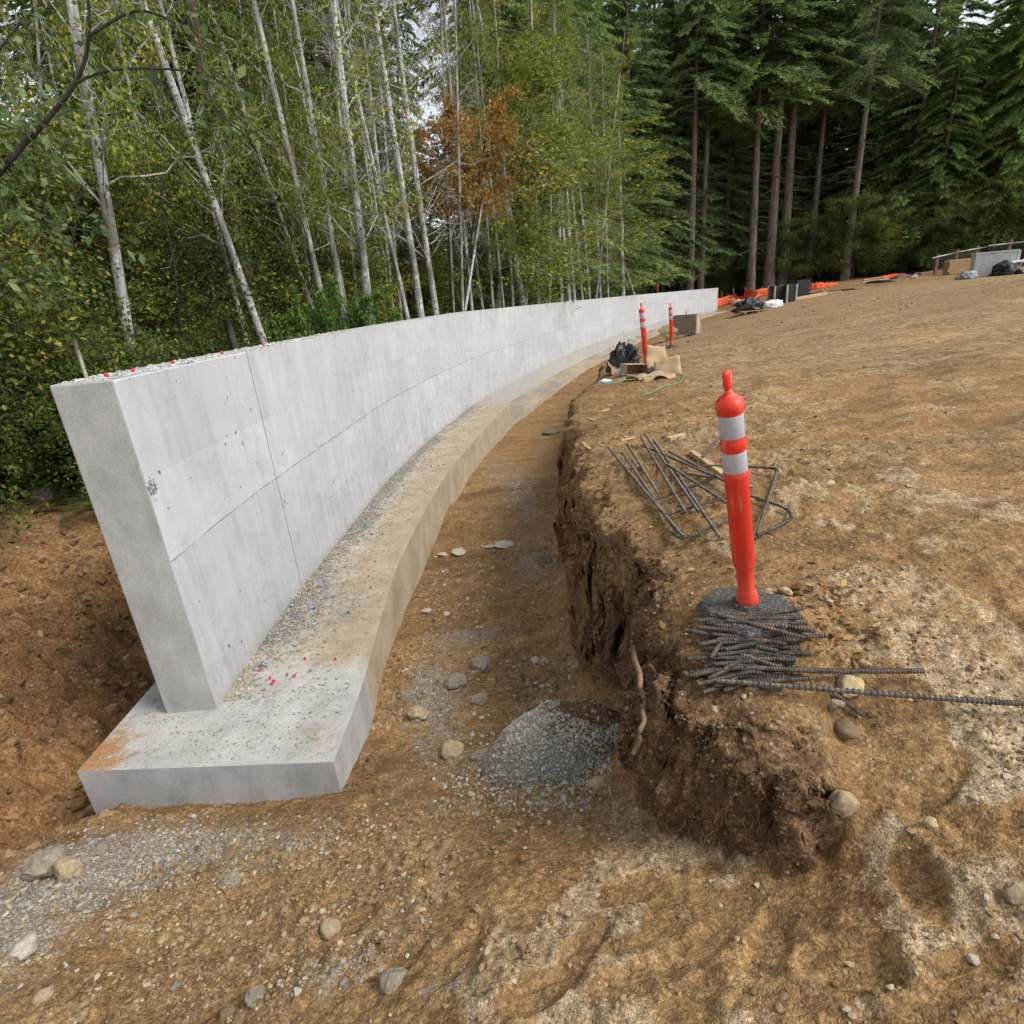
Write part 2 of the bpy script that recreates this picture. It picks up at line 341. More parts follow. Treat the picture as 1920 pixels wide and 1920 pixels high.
def footing_top_mat():
    t = NT('footing_top'); p = t.pos(); at = t.n('Attribute', attribute_name='mask')
    sep = t.n('SeparateColor', {'Color': at.outputs['Color']})
    n1 = t.noise(3.0, p, 7, 0.7); n2 = t.noise(30.0, p, 6, 0.75); n3 = t.noise(140.0, p, 4, 0.8)
    conc = t.mix(0.6, t.ramp(n1, [(0.3, (0.33, 0.325, 0.30)), (0.7, (0.50, 0.49, 0.46))]), t.ramp(n3, [(0.3, 0.6), (0.5, 1.0), (0.7, 1.35)]), 'MULTIPLY')
    tan = t.mix(0.6, t.ramp(n1, [(0.3, (0.30, 0.235, 0.155)), (0.7, (0.44, 0.375, 0.28))]), t.ramp(n2, [(0.3, 0.65), (0.7, 1.3)]), 'MULTIPLY')
    v1 = t.n('TexVoronoi', {'Vector': p, 'Scale': 70.0}); vc = t.n('SeparateColor', {'Color': v1.outputs['Color']}).outputs[0]
    gr = t.mix(t.ramp(v1.outputs['Distance'], [(0.35, 0.0), (0.65, 0.9)]), t.ramp(vc, [(0, (0.15, 0.15, 0.145)), (0.6, (0.30, 0.30, 0.285)), (1, (0.5, 0.49, 0.46))]), (0.13, 0.115, 0.095))
    jn = t.math('MULTIPLY', t.math('SUBTRACT', t.noise(9.0, p, 6, 0.78), 0.5), 1.6); jit = lambda m: t.n('MapRange', {0: t.math('ADD', m, jn), 1: 0.33, 2: 0.67}).outputs[0]
    c = t.mix(jit(sep.outputs[1]), conc, tan)
    c = t.mix(jit(sep.outputs[0]), c, gr)
    c = t.mix(jit(sep.outputs[2]), c, t.ramp(n2, [(0.3, (0.28, 0.14, 0.055)), (0.7, (0.45, 0.27, 0.13))]))
    t.bsdf(c, 0.9, t.bump(t.math('ADD', n2, t.math('MULTIPLY', n3, 0.5)), 0.6, 0.012), 0.15); return t.m

def bark_mat(name, kind):
    t = NT(name); o = t.obj()
    if kind == 'birch':
        n = t.noise(5.0, t.mapping(o, (1, 1, 0.35)), 6, 0.7); lent = t.noise(7.0, t.mapping(o, (1.1, 1.1, 3.6)), 5, 0.7)
        c = t.ramp(n, [(0.3, (0.26, 0.245, 0.23)), (0.48, (0.50, 0.485, 0.465)), (0.66, (0.72, 0.705, 0.685))])
        c = t.mix(t.ramp(lent, [(0.56, 0.0), (0.64, 0.9)]), c, (0.055, 0.045, 0.04))
        moss = t.ramp(t.noise(1.2, t.mapping(o, (1, 1, 0.6), (3, 4, 1)), 6, 0.75), [(0.46, 0.0), (0.60, 0.85)])
        c = t.mix(moss, c, (0.115, 0.10, 0.075)); h = t.math('ADD', n, lent)
    else:
        n = t.noise(9.0, t.mapping(o, (1, 1, 0.13)), 7, 0.7); n2 = t.noise(0.6, o, 5, 0.6)
        d = (0.055, 0.042, 0.034) if kind == 'fir' else (0.03, 0.026, 0.022)
        l = (0.25, 0.19, 0.15) if kind == 'fir' else (0.10, 0.088, 0.075)
        c = t.ramp(n, [(0.34, d), (0.64, l)])
        c = t.mix(t.math('MULTIPLY', t.ramp(n2, [(0.45, 0.0), (0.65, 1.0)]), 0.55), c, (0.22, 0.205, 0.18) if kind == 'fir' else (0.09, 0.095, 0.07)); h = n
    t.bsdf(c, 0.9, t.bump(h, 0.7, 0.03), 0.15); return t.m

# ------------------------------------------------------------------ the lie of the land
WALL_PTS = [(-2.33, 3.61), (-2.34, 4.61), (-2.31, 5.47), (-2.21, 6.86), (-2.08, 8.71), (-1.98, 9.74), (-1.64, 12.02), (-1.2, 14.12), (-0.7, 16.34), (0.27, 19.3),
            (2.5, 25.5), (4.5, 30.2), (7.1, 35.7), (9.9, 41.0), (14.0, 48.2), (17.4, 52.9), (20.8, 56.5)]
wc = bezier_path([(x, y, 0) for x, y in WALL_PTS], 1200)[:, :2]
ws = np.concatenate([[0], np.cumsum(np.linalg.norm(np.diff(wc, axis=0), axis=1))]); WLEN = ws[-1]
def wall_at(s):
    s = np.asarray(s, float); x = np.interp(s, ws, wc[:, 0]); y = np.interp(s, ws, wc[:, 1])
    e = 0.05; dx = np.interp(s + e, ws, wc[:, 0]) - np.interp(s - e, ws, wc[:, 0]); dy = np.interp(s + e, ws, wc[:, 1]) - np.interp(s - e, ws, wc[:, 1])
    l = np.hypot(dx, dy) + 1e-9
    return np.stack([x, y], -1), np.stack([-dy / l, dx / l], -1)       # point on the front face, normal to the left (back)
def wall_s_of_y(y): return np.interp(y, wc[:, 1], ws)
def wall_top(s): return 2.44 - 0.55 * np.clip((s - 13) / 48, 0, 1)
def foot2_z(s): return -0.55 + 0.40 * sstep(34, 60, s)
S_STEP = float(wall_s_of_y(16.34))

def tps_fit(pts):
    p = np.asarray(pts, float); n = len(p); d = np.linalg.norm(p[:, None, :2] - p[None, :, :2], axis=2)
    K = np.where(d > 0, d * d * np.log(d + 1e-12), 0) + np.eye(n) * 1e-3
    A = np.zeros((n + 3, n + 3)); A[:n, :n] = K; A[:n, n] = 1; A[:n, n + 1:] = p[:, :2]; A[n, :n] = 1; A[n + 1:, :n] = p[:, :2].T
    w = np.linalg.solve(A, np.concatenate([p[:, 2], np.zeros(3)])); return p, w
def tps(fit, x, y):
    p, w = fit; n = len(p); r = w[n] + w[n + 1] * x + w[n + 2] * y
    for i in range(n):
        d2 = (x - p[i, 0]) ** 2 + (y - p[i, 1]) ** 2
        r = r + w[i] * 0.5 * d2 * np.log(d2 + 1e-12)
    return r

PAD = tps_fit([(1.03, 2.29, 1.28), (0.6, 2.5, 1.22), (0.5, 3.5, 1.30), (0.55, 5.5, 1.30), (1.0, 8.5, 1.30), (2.6, 10.3, 1.32), (1.8, 10.9, 1.22), (2.3, 14, 1.0), (3.1, 18, 0.55), (4.2, 22, 0.05),
               (6.7, 22.9, 0.42), (6.0, 27.5, -0.25), (8.6, 34, -0.40), (12, 41, -0.40), (16.5, 49, -0.32), (21.5, 55, -0.15), (10, 28, 0.4), (16, 40, 0.5), (1.05, 1.62, 1.06), (0.72, 1.9, 1.22), (0.86, 1.70, 1.15), (1.5, 1.75, 1.12), (1.25, 1.9, 1.2), (2.5, 1.5, 1.15),
               (3, 3, 1.36), (4, 6, 1.45), (8, 10, 1.55), (12, 20, 1.45), (25, 30, 1.55), (40, 42, 1.45), (52, 48, 1.6), (30, 50, 1.25), (37, 58, 1.45), (24, 58, 0.2), (27, 61, 0.9), (60, 60, 1.8), (40, 80, 2.0), (5, 1, 1.2), (8, 4, 1.5),
               (20, 75, 1.0), (20, 5, 1.6), (45, 10, 1.6), (0.5, 9, 1.2), (0.2, 2, 1.2), (0, 5, 1.3), (100, 100, 3), (120, 20, 2), (10, 120, 2), (0.9, 1.0, 1.05), (1.0, 0.0, 1.1), (5, -3, 1.2)])
LOW = tps_fit([(-0.4, 4, -0.36), (0, 5, -0.42), (0.3, 4.5, -0.36), (-0.6, 8, -0.52), (0.4, 8, -0.5), (0, 12, -0.58), (0.8, 14, -0.66), (0.9, 17, -0.70), (2.6, 21, -0.68), (4.2, 25.2, -0.64), (-1.2, 5, -0.45), (-0.9, 10, -0.6),
               (-3.05, 2.85, -0.27), (-2.2, 2.8, -0.24), (-1.4, 2.72, -0.22), (-1.0, 3.3, -0.32), (-0.14, 1.95, 0.30), (-0.14, 1.15, 0.66), (-1.38, 2.02, 0.0), (-2.1, 1.57, 0.10), (0.46, 2.25, 0.26), (0.55, 1.75, 0.50), (0.72, 1.45, 0.64), (0.93, 1.38, 0.74),
               (-0.1, 2.6, 0.0), (0.4, 2.9, -0.06), (0.9, 0.9, 0.93), (1.25, 1.35, 0.90), (1.6, 1.6, 1.07), (2.5, 1.2, 1.12), (-1, 1, 0.5), (0, 0.3, 0.8), (0.5, 1.2, 0.72), (-3, 1, 0.30), (-4, 2, 0.15), (-3.35, 3.0, -0.50),
               (-3.45, 3.8, -0.72), (-3.4, 5, -0.75), (-3.4, 7, -0.5), (-3.85, 4.4, -0.45), (-4.6, 5.4, 0.42), (-5.5, 6.6, 0.98), (-4.4, 3.6, 0.0), (-5.0, 4.6, 0.48), (-7, 6, 1.15), (-5, 3, 0.32), (-4.2, 6.8, 0.5), (-6, 9, 1.05), (-8, 3, 1.0), (-2.6, 5, -0.6),
               (5, 0.5, 1.2), (3, -2, 1.1), (0, -3, 0.9), (-6, -3, 0.8), (8, 4, 1.5), (-2, 12, -0.5), (6, 29, -0.6), (14, 46, -0.5), (-15, 5, 1.6)])
BACK = tps_fit([(-6, 9, 1.05), (-4.5, 9, 0.85), (-8, 12, 1.2), (-4, 16, 0.8), (-1.5, 24, 0.6), (4, 38, 0.2), (12, 55, 0.2), (0, 60, 0.6), (30, 90, 1.5), (-40, 40, 2.2), (-20, 20, 1.6), (22, 62, 0.1), (-10, 100, 2.0), (60, 120, 3), (-80, 80, 4), (-5.5, 6.6, 0.98), (-7, 6, 1.15), (-4.3, 6.8, 0.5)])
BANK = np.array([(40, 90), (24, 60.5), (20, 55.5), (13, 45.5), (8.6, 37), (5.6, 28.2), (4.1, 23), (3.05, 18), (2.35, 14), (1.72, 10.9), (0.98, 8.5), (0.72, 6.8), (0.58, 5.4), (0.55, 4.3), (0.53, 3.7), (0.62, 3.3), (0.69, 2.95), (0.60, 2.6),
                 (0.56, 2.3), (0.56, 2.05), (0.63, 1.84), (0.74, 1.68), (0.88, 1.58), (1.02, 1.55), (1.3, 1.45), (2.0, 1.35), (4, 0.6), (10, -2), (30, -10)], float)
def sdist(poly, x, y):
    """signed distance, positive on the right of the polyline's direction of travel reversed (towards the pad)"""
    best = np.full(x.shape, 1e9); sg = np.zeros(x.shape); gx = np.zeros(x.shape); gy = np.zeros(x.shape)
    for (ax, ay), (bx, by) in zip(poly[:-1], poly[1:]):
        dx, dy = bx - ax, by - ay; t = np.clip(((x - ax) * dx + (y - ay) * dy) / (dx * dx + dy * dy), 0, 1)
        ex, ey = x - ax - t * dx, y - ay - t * dy; d = ex * ex + ey * ey; m = d < best
        cr = dx * ey - dy * ex
        best = np.where(m, d, best); sg = np.where(m, cr, sg); gx = np.where(m, ex, gx); gy = np.where(m, ey, gy)
    d = np.sqrt(best); s = np.where(sg > 0, 1.0, -1.0); l = d + 1e-9
    return d * s, gx / l * s, gy / l * s

DENTS = []      # (x, y, half length, half width, angle, depth): boot prints and scoops
for px, py, a, b, ang, dep in [(1310, 1815, .15, .06, .5, .035), (1090, 1800, .14, .055, .9, .03), (1200, 1880, .14, .06, .2, .03), (870, 1760, .15, .06, 1.0, .028), (950, 1520, .15, .06, 1.2, .02), (720, 1790, .15, .06, .8, .03),
                               (1600, 1790, .13, .085, -.3, .07), (1450, 1700, .15, .06, .9, .035), (1020, 1890, .14, .06, .4, .03), (620, 1640, .15, .06, .6, .02), (1720, 1650, .15, .06, 1.2, .03), (1180, 1660, .12, .06, .2, .022), (560, 1850, .15, .06, .7, .025),
                               (880, 1130, .15, .06, 1.2, .02), (930, 1480, .14, .06, .3, .02), (1750, 1500, .15, .06, .5, .02), (1800, 1850, .14, .06, .3, .025), (380, 1800, .14, .06, .7, .02), (1600, 1400, .15, .06, .2, .015)]:
    zz = 0.6 if py > 1500 else -0.3
    if px > 1400: zz = 0.92
    p = P(px, py, zz); DENTS.append((p[0], p[1], a, b, ang, dep))

def crumbly(x, y):
    """where the surface is a dry crumbly skin (1) rather than trodden smooth (0)"""
    c = sstep(-0.10, 0.28, fbm(x * 1.7, y * 1.7, seed=211, octv=4, gain=0.6) + 0.10)
    for (dx, dy, a, b, an, dep) in DENTS:
        u = (x - dx) * math.cos(an) + (y - dy) * math.sin(an); v = -(x - dx) * math.sin(an) + (y - dy) * math.cos(an)
        c = c * sstep(0.8, 1.25, np.sqrt((u / a) ** 2 + (v / b) ** 2) + 0.15 * vnoise(x * 15, y * 15, seed=212))
    return c
def H0(x, y):
    x = np.asarray(x, float); y = np.asarray(y, float)
    low = tps(LOW, x, y); pad = tps(PAD, x, y); back = tps(BACK, x, y)
    bump = 0.42 * np.exp(-(((x - 12.2) / 4.2) ** 2 + ((y - 14.5) / 2.6) ** 2)); pad = pad + bump
    s, gx, gy = sdist(BANK, x, y)
    wob = (0.06 * fbm(x * 4.2, y * 4.2, seed=3, octv=3) + 0.035 * fbm(x * 15, y * 15, seed=4, octv=2)) * np.clip(1.5 - np.abs(s), 0, 1)
    t = (s + wob) / np.where(y < 2.3, 0.17 + 1.2 * sstep(1.05, 1.35, x), 0.17)
    S = np.clip(0.5 + t, 0, 1); S = np.where(t > -0.5, S, 0); S = S * S * (3 - 2 * S) * 0.55 + S * 0.45
    drop = np.clip((pad - low), 0, 2)
    lip = -0.10 * np.exp(-np.clip(s - 0.05, 0, 9) / 0.22) * (s > 0.0) * np.clip(drop, 0, 1)
    talus = 0.16 * np.exp(-np.clip(-s - 0.05, 0, 9) / 0.16) * (s <= 0) * np.clip(drop - 0.3, 0, 1)
    z = low + talus + (pad + lip - low - talus) * S
    # behind the wall
    sw, _, _ = sdist(np.column_stack([wc[::30, 0], wc[::30, 1]])[::-1], x, y)
    left = sstep(0.05, 0.35, -sw - 0.0) * sstep(5.6, 8.2, y)
    z = z * (1 - left) + back * left
    return z, s, sw, S
def detail(x, y, s):
    r = np.hypot(x, y)
    near = np.clip(1.3 - r / 14, 0.25, 1)
    d = 0.030 * fbm(x * 1.1, y * 1.1, seed=11, octv=3) + 0.014 * fbm(x * 4.3, y * 4.3, seed=21, octv=4) * near
    c = fbm(x * 13, y * 13, seed=31, octv=3); d = d + 0.010 * np.abs(c) * near
    lumps = np.clip(fbm(x * 2.6, y * 2.6, seed=41, octv=2) * 1.4, 0, 1)
    d = d + (0.012 * np.clip(vnoise(x * 26, y * 26, seed=51), 0, 1) + 0.006 * np.clip(vnoise(x * 55, y * 55, seed=52), 0, 1)) * (0.35 + lumps) * near
    # wheel ruts and drag marks across the pad
    padm = sstep(0.6, 2.0, s)
    q = (x * 0.55 - y * 0.83); d = d + padm * 0.035 * fbm(q * 1.6, (x * 0.83 + y * 0.55) * 0.25, seed=61, octv=4) * sstep(2.8, 6, r)
    d = d + padm * 0.010 * fbm(x * 1.2, y * 6.0, seed=62, octv=3) * sstep(2.5, 5, r)
    patch = (0.12 + 0.88 * crumbly(x, y)) * near
    d = d + patch * (0.9 * clods(x, y, 9.0, 401, 0.3) * 0.5 + clods(x, y, 21.0, 405, 0.65) * 0.75 + 0.007) + near * 0.6 * clods(x, y, 14.0, 409, 0.12)
    for (rx, ry, ra) in ((3.2, 8.0, 0.42), (5.0, 7.4, 0.42), (4.0, 12.0, -0.75), (5.6, 10.6, -0.75), (9.0, 22.0, 0.1)):
        ds = (x - rx) * math.cos(ra) - (y - ry) * math.sin(ra) + 0.25 * np.sin((x + y) * 0.35); d = d + padm * sstep(3.5, 5.5, r) * sstep(40, 25, y) * (-0.035 * np.exp(-(ds / 0.17) ** 2) + 0.018 * np.exp(-((np.abs(ds) - 0.3) / 0.1) ** 2)) * (0.6 + 0.4 * vnoise(x * 1.5, y * 1.5, seed=65))
    for (dx, dy, a, b, an, dep) in DENTS:
        u = (x - dx) * math.cos(an) + (y - dy) * math.sin(an); v = -(x - dx) * math.sin(an) + (y - dy) * math.cos(an)
        e = (np.abs(u / a) ** 3 + np.abs(v / b) ** 3) ** (1 / 3.0)
        e = e + 0.12 * vnoise(x * 18, y * 18, seed=64)
        d = d - dep * 0.5 * (1 - sstep(0.75, 1.05, e)) + dep * 0.16 * np.exp(-((e - 1.18) / 0.16) ** 2)
    # hollow at the left of the footing is rough and cloddy
    hole = np.exp(-(((x + 4.0) / 1.1) ** 2 + ((y - 4.4) / 1.7) ** 2))
    d = d + hole * (0.9 * clods(x, y, 3.0, 421, 0.75) + 1.1 * clods(x, y, 7.0, 425, 0.8) + 0.24 * fbm(x * 2.4, y * 2.4, seed=71, octv=4) + 0.05 * np.abs(fbm(x * 8, y * 8, seed=72, octv=3)))
    return d
def H(x, y):
    x = np.atleast_1d(np.asarray(x, float)); y = np.atleast_1d(np.asarray(y, float))
    z, s, sw, S = H0(x, y); return z + detail(x, y, s)
def h1(x, y): return float(H(x, y)[0])

def axis(lo, hi, dlo, dhi, step, grow):
    a = list(np.arange(dlo, dhi, step)); s = step
    while a[-1] < hi: s = min(s * grow, 6.0); a.append(a[-1] + s)
    s = step; b = [a[0]]
    while b[-1] > lo: s = min(s * grow, 6.0); b.append(b[-1] - s)
    return np.array(b[1:][::-1] + a)
gx_ = np.unique(np.concatenate([axis(-160, 160, -3.6, 2.2, 0.0140, 1.045)]))
gy_ = np.unique(np.concatenate([axis(-6, 220, 0.75, 5.6, 0.0130, 1.024)]))
X, Y = np.meshgrid(gx_, gy_); nx, ny = len(gx_), len(gy_)
Xf, Yf = X.ravel(), Y.ravel()
s_, ex_, ey_ = sdist(BANK, Xf, Yf)
B_ = 0.42; q = s_ / B_; dropf = sstep(0.15, 0.45, tps(PAD, Xf, Yf) - tps(LOW, Xf, Yf)) * np.where(Yf < 2.3, sstep(1.22, 1.08, Xf), 1.0); m_ = np.exp(-q * q) * (0.80 * B_ * q) * sstep(14, 8, Yf) * dropf
Xw, Yw = Xf - ex_ * m_, Yf - ey_ * m_
Z, s2, sw2, S2 = H0(Xw, Yw); dt = detail(Xw, Yw, s2); Z = Z + dt
# crumbly face of the cut: push the soil in and out along the face
face = np.clip(1 - np.abs(s2) / 0.30, 0, 1) * sstep(0.03, 0.2, S2) * sstep(12, 8, Yf) * dropf
fn = fbm(Xw * 5, Yw * 5, Z * 5, seed=81, octv=4) * 0.10 + np.abs(fbm(Xw * 16, Yw * 16, Z * 16, seed=82, octv=3)) * 0.05 + np.abs(fbm(Xw * 40, Yw * 40, Z * 40, seed=86, octv=2)) * 0.022
ex3, ey3 = ex_, ey_
Xw = Xw - ex3 * fn * face; Yw = Yw - ey3 * fn * face
i = (np.arange(ny - 1)[:, None] * nx + np.arange(nx - 1)[None, :]).ravel()
GF = np.stack([i, i + 1, i + 1 + nx, i + nx], -1)
# masks
def blob(x, y, cx, cy, rx, ry, ang=0.0):
    c, s = math.cos(ang), math.sin(ang); u = (x - cx) * c + (y - cy) * s; v = -(x - cx) * s + (y - cy) * c
    return np.exp(-((u / rx) ** 2 + (v / ry) ** 2))
def gravel_mask(x, y):
    g = 0.95 * blob(x, y, -2.5, 2.42, 0.66, 0.42, 0.5) + 0.5 * blob(x, y, -2.6, 1.75, 0.5, 0.3, 0.4) + 0.55 * blob(x, y, -1.6, 2.5, 0.6, 0.25)
    g = g + 0.75 * blob(x, y, -0.55, 5.0, 0.45, 0.30) + 0.6 * blob(x, y, 0.15, 6.6, 0.35, 1.0) + 0.6 * blob(x, y, 0.25, 9.2, 0.4, 1.6) + 0.6 * blob(x, y, -0.7, 3.6, 0.3, 0.8) + 0.6 * blob(x, y, -0.75, 1.45, 0.25, 0.12, 0.3) + 0.45 * blob(x, y, -0.3, 1.25, .2, .1)
    g = g + 0.55 * blob(x, y, -0.9, 4.2, 0.25, 0.5) + 0.5 * blob(x, y, -0.2, 11.5, 0.5, 1.5) + 0.45 * blob(x, y, 0.1, 3.7, 0.3, 0.2) + 0.85 * blob(x, y, 0.15, 3.05, 0.5, 0.36) + 0.5 * blob(x, y, 0.95, 4.35, 0.12, 0.2) + 0.45 * blob(x, y, 1.6, 4.9, 0.5, 0.25)
    return np.clip(g, 0, 1)
g_r = gravel_mask(Xw, Yw) * np.where(Yw > 2.75, 0.78, 0.85)
facec = sstep(0.0, 0.12, S2) * sstep(0.22, -0.02, s2) * sstep(0.2, 0.4, np.clip(tps(PAD, Xw, Yw) - tps(LOW, Xw, Yw), 0, 2))
nearend = blob(Xw, Yw, 0.72, 1.82, 0.42, 0.5)
g_g = np.clip(facec * (0.35 + 0.75 * sstep(4.2, 2.6, Yw)) + nearend * 0.45 * (s2 > -0.15) + 0.5 * sstep(0.2, 1.5, -sw2) * sstep(6.2, 7.5, Yw) , 0, 1)
g_g = np.clip(g_g + 0.9 * sstep(61, 66, Yw) * sstep(34, 28, Xw) + 0.36 * blob(Xw, Yw, 11.5, 13.0, 4.0, 2.2), 0, 1)
cr_ = crumbly(Xw, Yw)
g_b = np.clip(cr_ * (0.30 + 0.35 * blob(Xw, Yw, 0.4, 1.25, 1.2, 0.6, 0.2) + 0.35 * blob(Xw, Yw, 1.5, 1.5, 0.9, 0.5)) * sstep(9, 4, Yw) - 0.25 * (1 - cr_) * sstep(5, 2, Yw) + 0.40 * sstep(3, 9, Yw) * sstep(0.4, 2, s2) * (1 - sstep(35, 50, Yw)) + 0.35 * blob(Xw, Yw, 2.2, 3.0, 0.8, 0.8), 0, 1)
g_a = np.clip(0.95 * blob(Xw, Yw, -4.2, 4.4, 1.3, 1.9) + 0.6 * blob(Xw, Yw, -3.6, 2.0, 0.8, 0.9) + 0.75 * facec * sstep(2.8, 4.5, Yw) + 0.55 * blob(Xw, Yw, 1.07, 1.22, 0.2, 0.13) + 0.33 * sstep(0.3, -0.4, s2) * sstep(3, 5, Yw) * (sw2 > 0), 0, 1)
ground_me = mesh_np('ground', np.stack([Xw, Yw, Z], -1), GF, [soil_material()], smooth=True, colattr=np.stack([g_r, g_g, g_b, g_a], -1))
ground = tag(link('ground', ground_me), kind='structure')

# ------------------------------------------------------------------ retaining wall
M_wall = concrete_wall_mat()
M_end = concrete_end_mat('wall_end_concrete', (0.36, 0.355, 0.335), (0.43, 0.425, 0.40), (0.50, 0.495, 0.47))  # greyer end: no efflorescence, and partly its weaker light painted into the colour
M_fside = concrete_end_mat('footing_side_concrete', (0.33, 0.265, 0.18), (0.42, 0.35, 0.25), (0.49, 0.43, 0.34))
M_fgrey = concrete_end_mat('footing_grey_concrete', (0.36, 0.36, 0.355), (0.44, 0.44, 0.435), (0.52, 0.52, 0.515))
M_ftop = footing_top_mat()
THK = 0.39
wall = thing('concrete_retaining_wall', 'long curved pale concrete retaining wall with smooth formed face', 'wall', (-2.5, 3.6, 0)); wall['kind'] = 'thing'
def wall_segment(name, s0, s1, inset, z0f, ztopf, mats, dz=0.0, gap=0.0):
    n = max(2, int((s1 - s0) / 0.35) + 1); ss = np.linspace(s0 + gap, s1 - gap, n)
    p, nl = wall_at(ss); rows = []
    zs_f = np.linspace(0, 1, 3)
    V, U = [], []
    ring = 4
    for k in range(n):
        zt = float(ztopf(ss[k])) - dz; zb = float(z0f(ss[k]))
        a = p[k] - nl[k] * (-inset); b = p[k] + nl[k] * (THK - inset)
        for (q, z) in ((a, zb), (a, zt), (b, zt), (b, zb)):
            V.append((q[0], q[1], z)); U.append((ss[k], z))
    F, mi = [], []
    for k in range(n - 1):
        o = k * 4
        for e, m in ((0, 0), (1, 1), (2, 1)):
            F.append((o + e, o + 4 + e, o + 4 + (e + 1) % 4, o + (e + 1) % 4)); mi.append(m)
    F.append((3, 0, 1, 2)); mi.append(1); o = (n - 1) * 4; F.append((o, o + 3, o + 2, o + 1)); mi.append(1)
    me = mesh_np(name, V, F, mats, uv=U, midx=mi)
    ob = link(name, me, wall); ob.matrix_parent_inverse = Matrix.Translation((2.5, -3.6, 0)); return ob
joints = [0.0, 1.95, 5.05, 6.15]
while joints[-1] + 2.44 < WLEN - 1: joints.append(joints[-1] + 2.44)
joints.append(WLEN)
zb_f = lambda s: np.where(np.asarray(s) < S_STEP, -0.02, foot2_z(s) - 0.02)
zb_f2 = lambda s: np.where(np.asarray(s) < S_STEP - 0.5, -0.02, foot2_z(s) - 0.02)
for a, b in zip(joints[:-1], joints[1:]):
    o = wall_segment('wall_panel', a, b, 0.0, zb_f2, wall_top, [M_wall, M_end], gap=0.0012)
    if a == 0.0: 
        bv = o.modifiers.new('arris', 'BEVEL'); bv.width = 0.012; bv.segments = 2; bv.limit_method = 'ANGLE'; bv.angle_limit = math.radians(50)
wall_segment('joint_light_block', 0.1, WLEN - 0.1, 0.03, zb_f2, wall_top, [M_end, M_end], dz=0.03)  # added filler inside the panels, stops light leaking through the joint gaps

# footings
def strip_slab(name, left, right, zt, zb, ncol, mats, maskf, side_m):
    """slab between two long edges: gridded top, vertical sides"""
    left, right, zt = np.asarray(left), np.asarray(right), np.asarray(zt); n = len(left)
    t = np.linspace(0, 1, ncol); G = left[:, None, :] * (1 - t)[None, :, None] + right[:, None, :] * t[None, :, None]
    zz = np.repeat(zt[:, None], ncol, 1); inner = np.ones_like(zz); inner[:, 0] = inner[:, -1] = 0; inner[0, :] = inner[-1, :] = 0
    zz = zz + inner * 0.006 * fbm(G[..., 0] * 9, G[..., 1] * 9, seed=91, octv=3)
    top = np.concatenate([G, zz[..., None]], -1).reshape(-1, 3); V = [top]; F = []; mi = []
    i = (np.arange(n - 1)[:, None] * ncol + np.arange(ncol - 1)[None, :]).ravel()
    F.append(np.stack([i, i + 1, i + 1 + ncol, i + ncol], -1)); mi.append(np.zeros(len(i), int))
    border = np.concatenate([np.arange(ncol), np.arange(1, n) * ncol + ncol - 1, (n - 1) * ncol + np.arange(ncol - 2, -1, -1), np.arange(n - 2, 0, -1) * ncol])
    b = top[border].copy(); base = len(top); b2 = b.copy(); b2[:, 2] = zb
    V += [b, b2]; nb = len(border); j = np.arange(nb); k = (j + 1) % nb
    F.append(np.stack([base + j, base + nb + j, base + nb + k, base + k], -1)); mi.append(side_m(b))
    V = np.concatenate(V); mk = np.zeros((len(V), 4)); mk[:, :] = maskf(V); mk[:, 3] = 1
    return mesh_np(name, V, np.concatenate(F), mats, colattr=mk, midx=np.concatenate(mi))
TOE = bezier_path([(-1.29, 2.96, 0), (-1.275, 3.45, 0), (-1.275, 3.89, 0)], 14)[:-1, :2]
TOE2 = bezier_path([(-1.275, 3.89, 0), (-1.30, 4.44, 0), (-1.33, 5.67, 0), (-1.32, 6.08, 0), (-1.28, 6.77, 0), (-1.18, 8.03, 0), (-1.03, 9.45, 0), (-0.73, 11.22, 0), (-0.28, 13.52, 0), (0.23, 15.9, 0)], 130)[:, :2]
toe = np.vstack([TOE, TOE2])
hl_s = np.linspace(0, S_STEP - 0.15, len(toe)); hp, hn = wall_at(wall_s_of_y(np.maximum(toe[:, 1], 3.61)))
heel = hp + hn * 0.70; heel[:, 1] = np.where(toe[:, 1] < 3.75, np.linspace(3.08, 3.8, len(toe))[0] + (toe[:, 1] - 2.96) * 0.9, heel[:, 1]); heel[:14, 0] = -3.035
def f1mask(V):
    x, y = V[:, 0], V[:, 1]; p, nl = wall_at(wall_s_of_y(y)); dx = x - p[:, 0]
    r = np.clip(1.05 - np.clip(dx, 0, 9) / 0.42, 0, 1) * sstep(3.9, 4.8, y) * (0.75 + 0.5 * vnoise(y * 1.1, y * 0 + 3, seed=5)) + 0.5 * blob(x, y, -1.75, 5.0, 0.45, 0.8) + 0.35 * blob(x, y, -2.1, 3.7, 0.35, 0.3)
    g = sstep(3.6, 4.4, y) * (0.55 + 0.3 * sstep(0.3, 0.7, dx)) + 0.45 * blob(x, y, -1.5, 3.25, 0.25, 0.3)
    b = 0.85 * blob(x, y, -3.05, 3.1, 0.35, 0.5) + 0.35 * blob(x, y, -1.45, 3.1, 0.2, 0.15)
    return np.stack([np.clip(r, 0, 1), np.clip(g, 0, 1), np.clip(b, 0, 1), r * 0 + 1], -1)
f1 = strip_slab('concrete_footing', heel, toe, np.zeros(len(toe)), -0.95, 40, [M_ftop, M_fside, M_fgrey], f1mask, lambda b: np.where(b[:, 1] < 3.85, 2, 1))
foot1 = tag(link('concrete_footing', f1), kind='thing', label='broad concrete footing under the wall end, strewn with grey gravel', cat='footing')
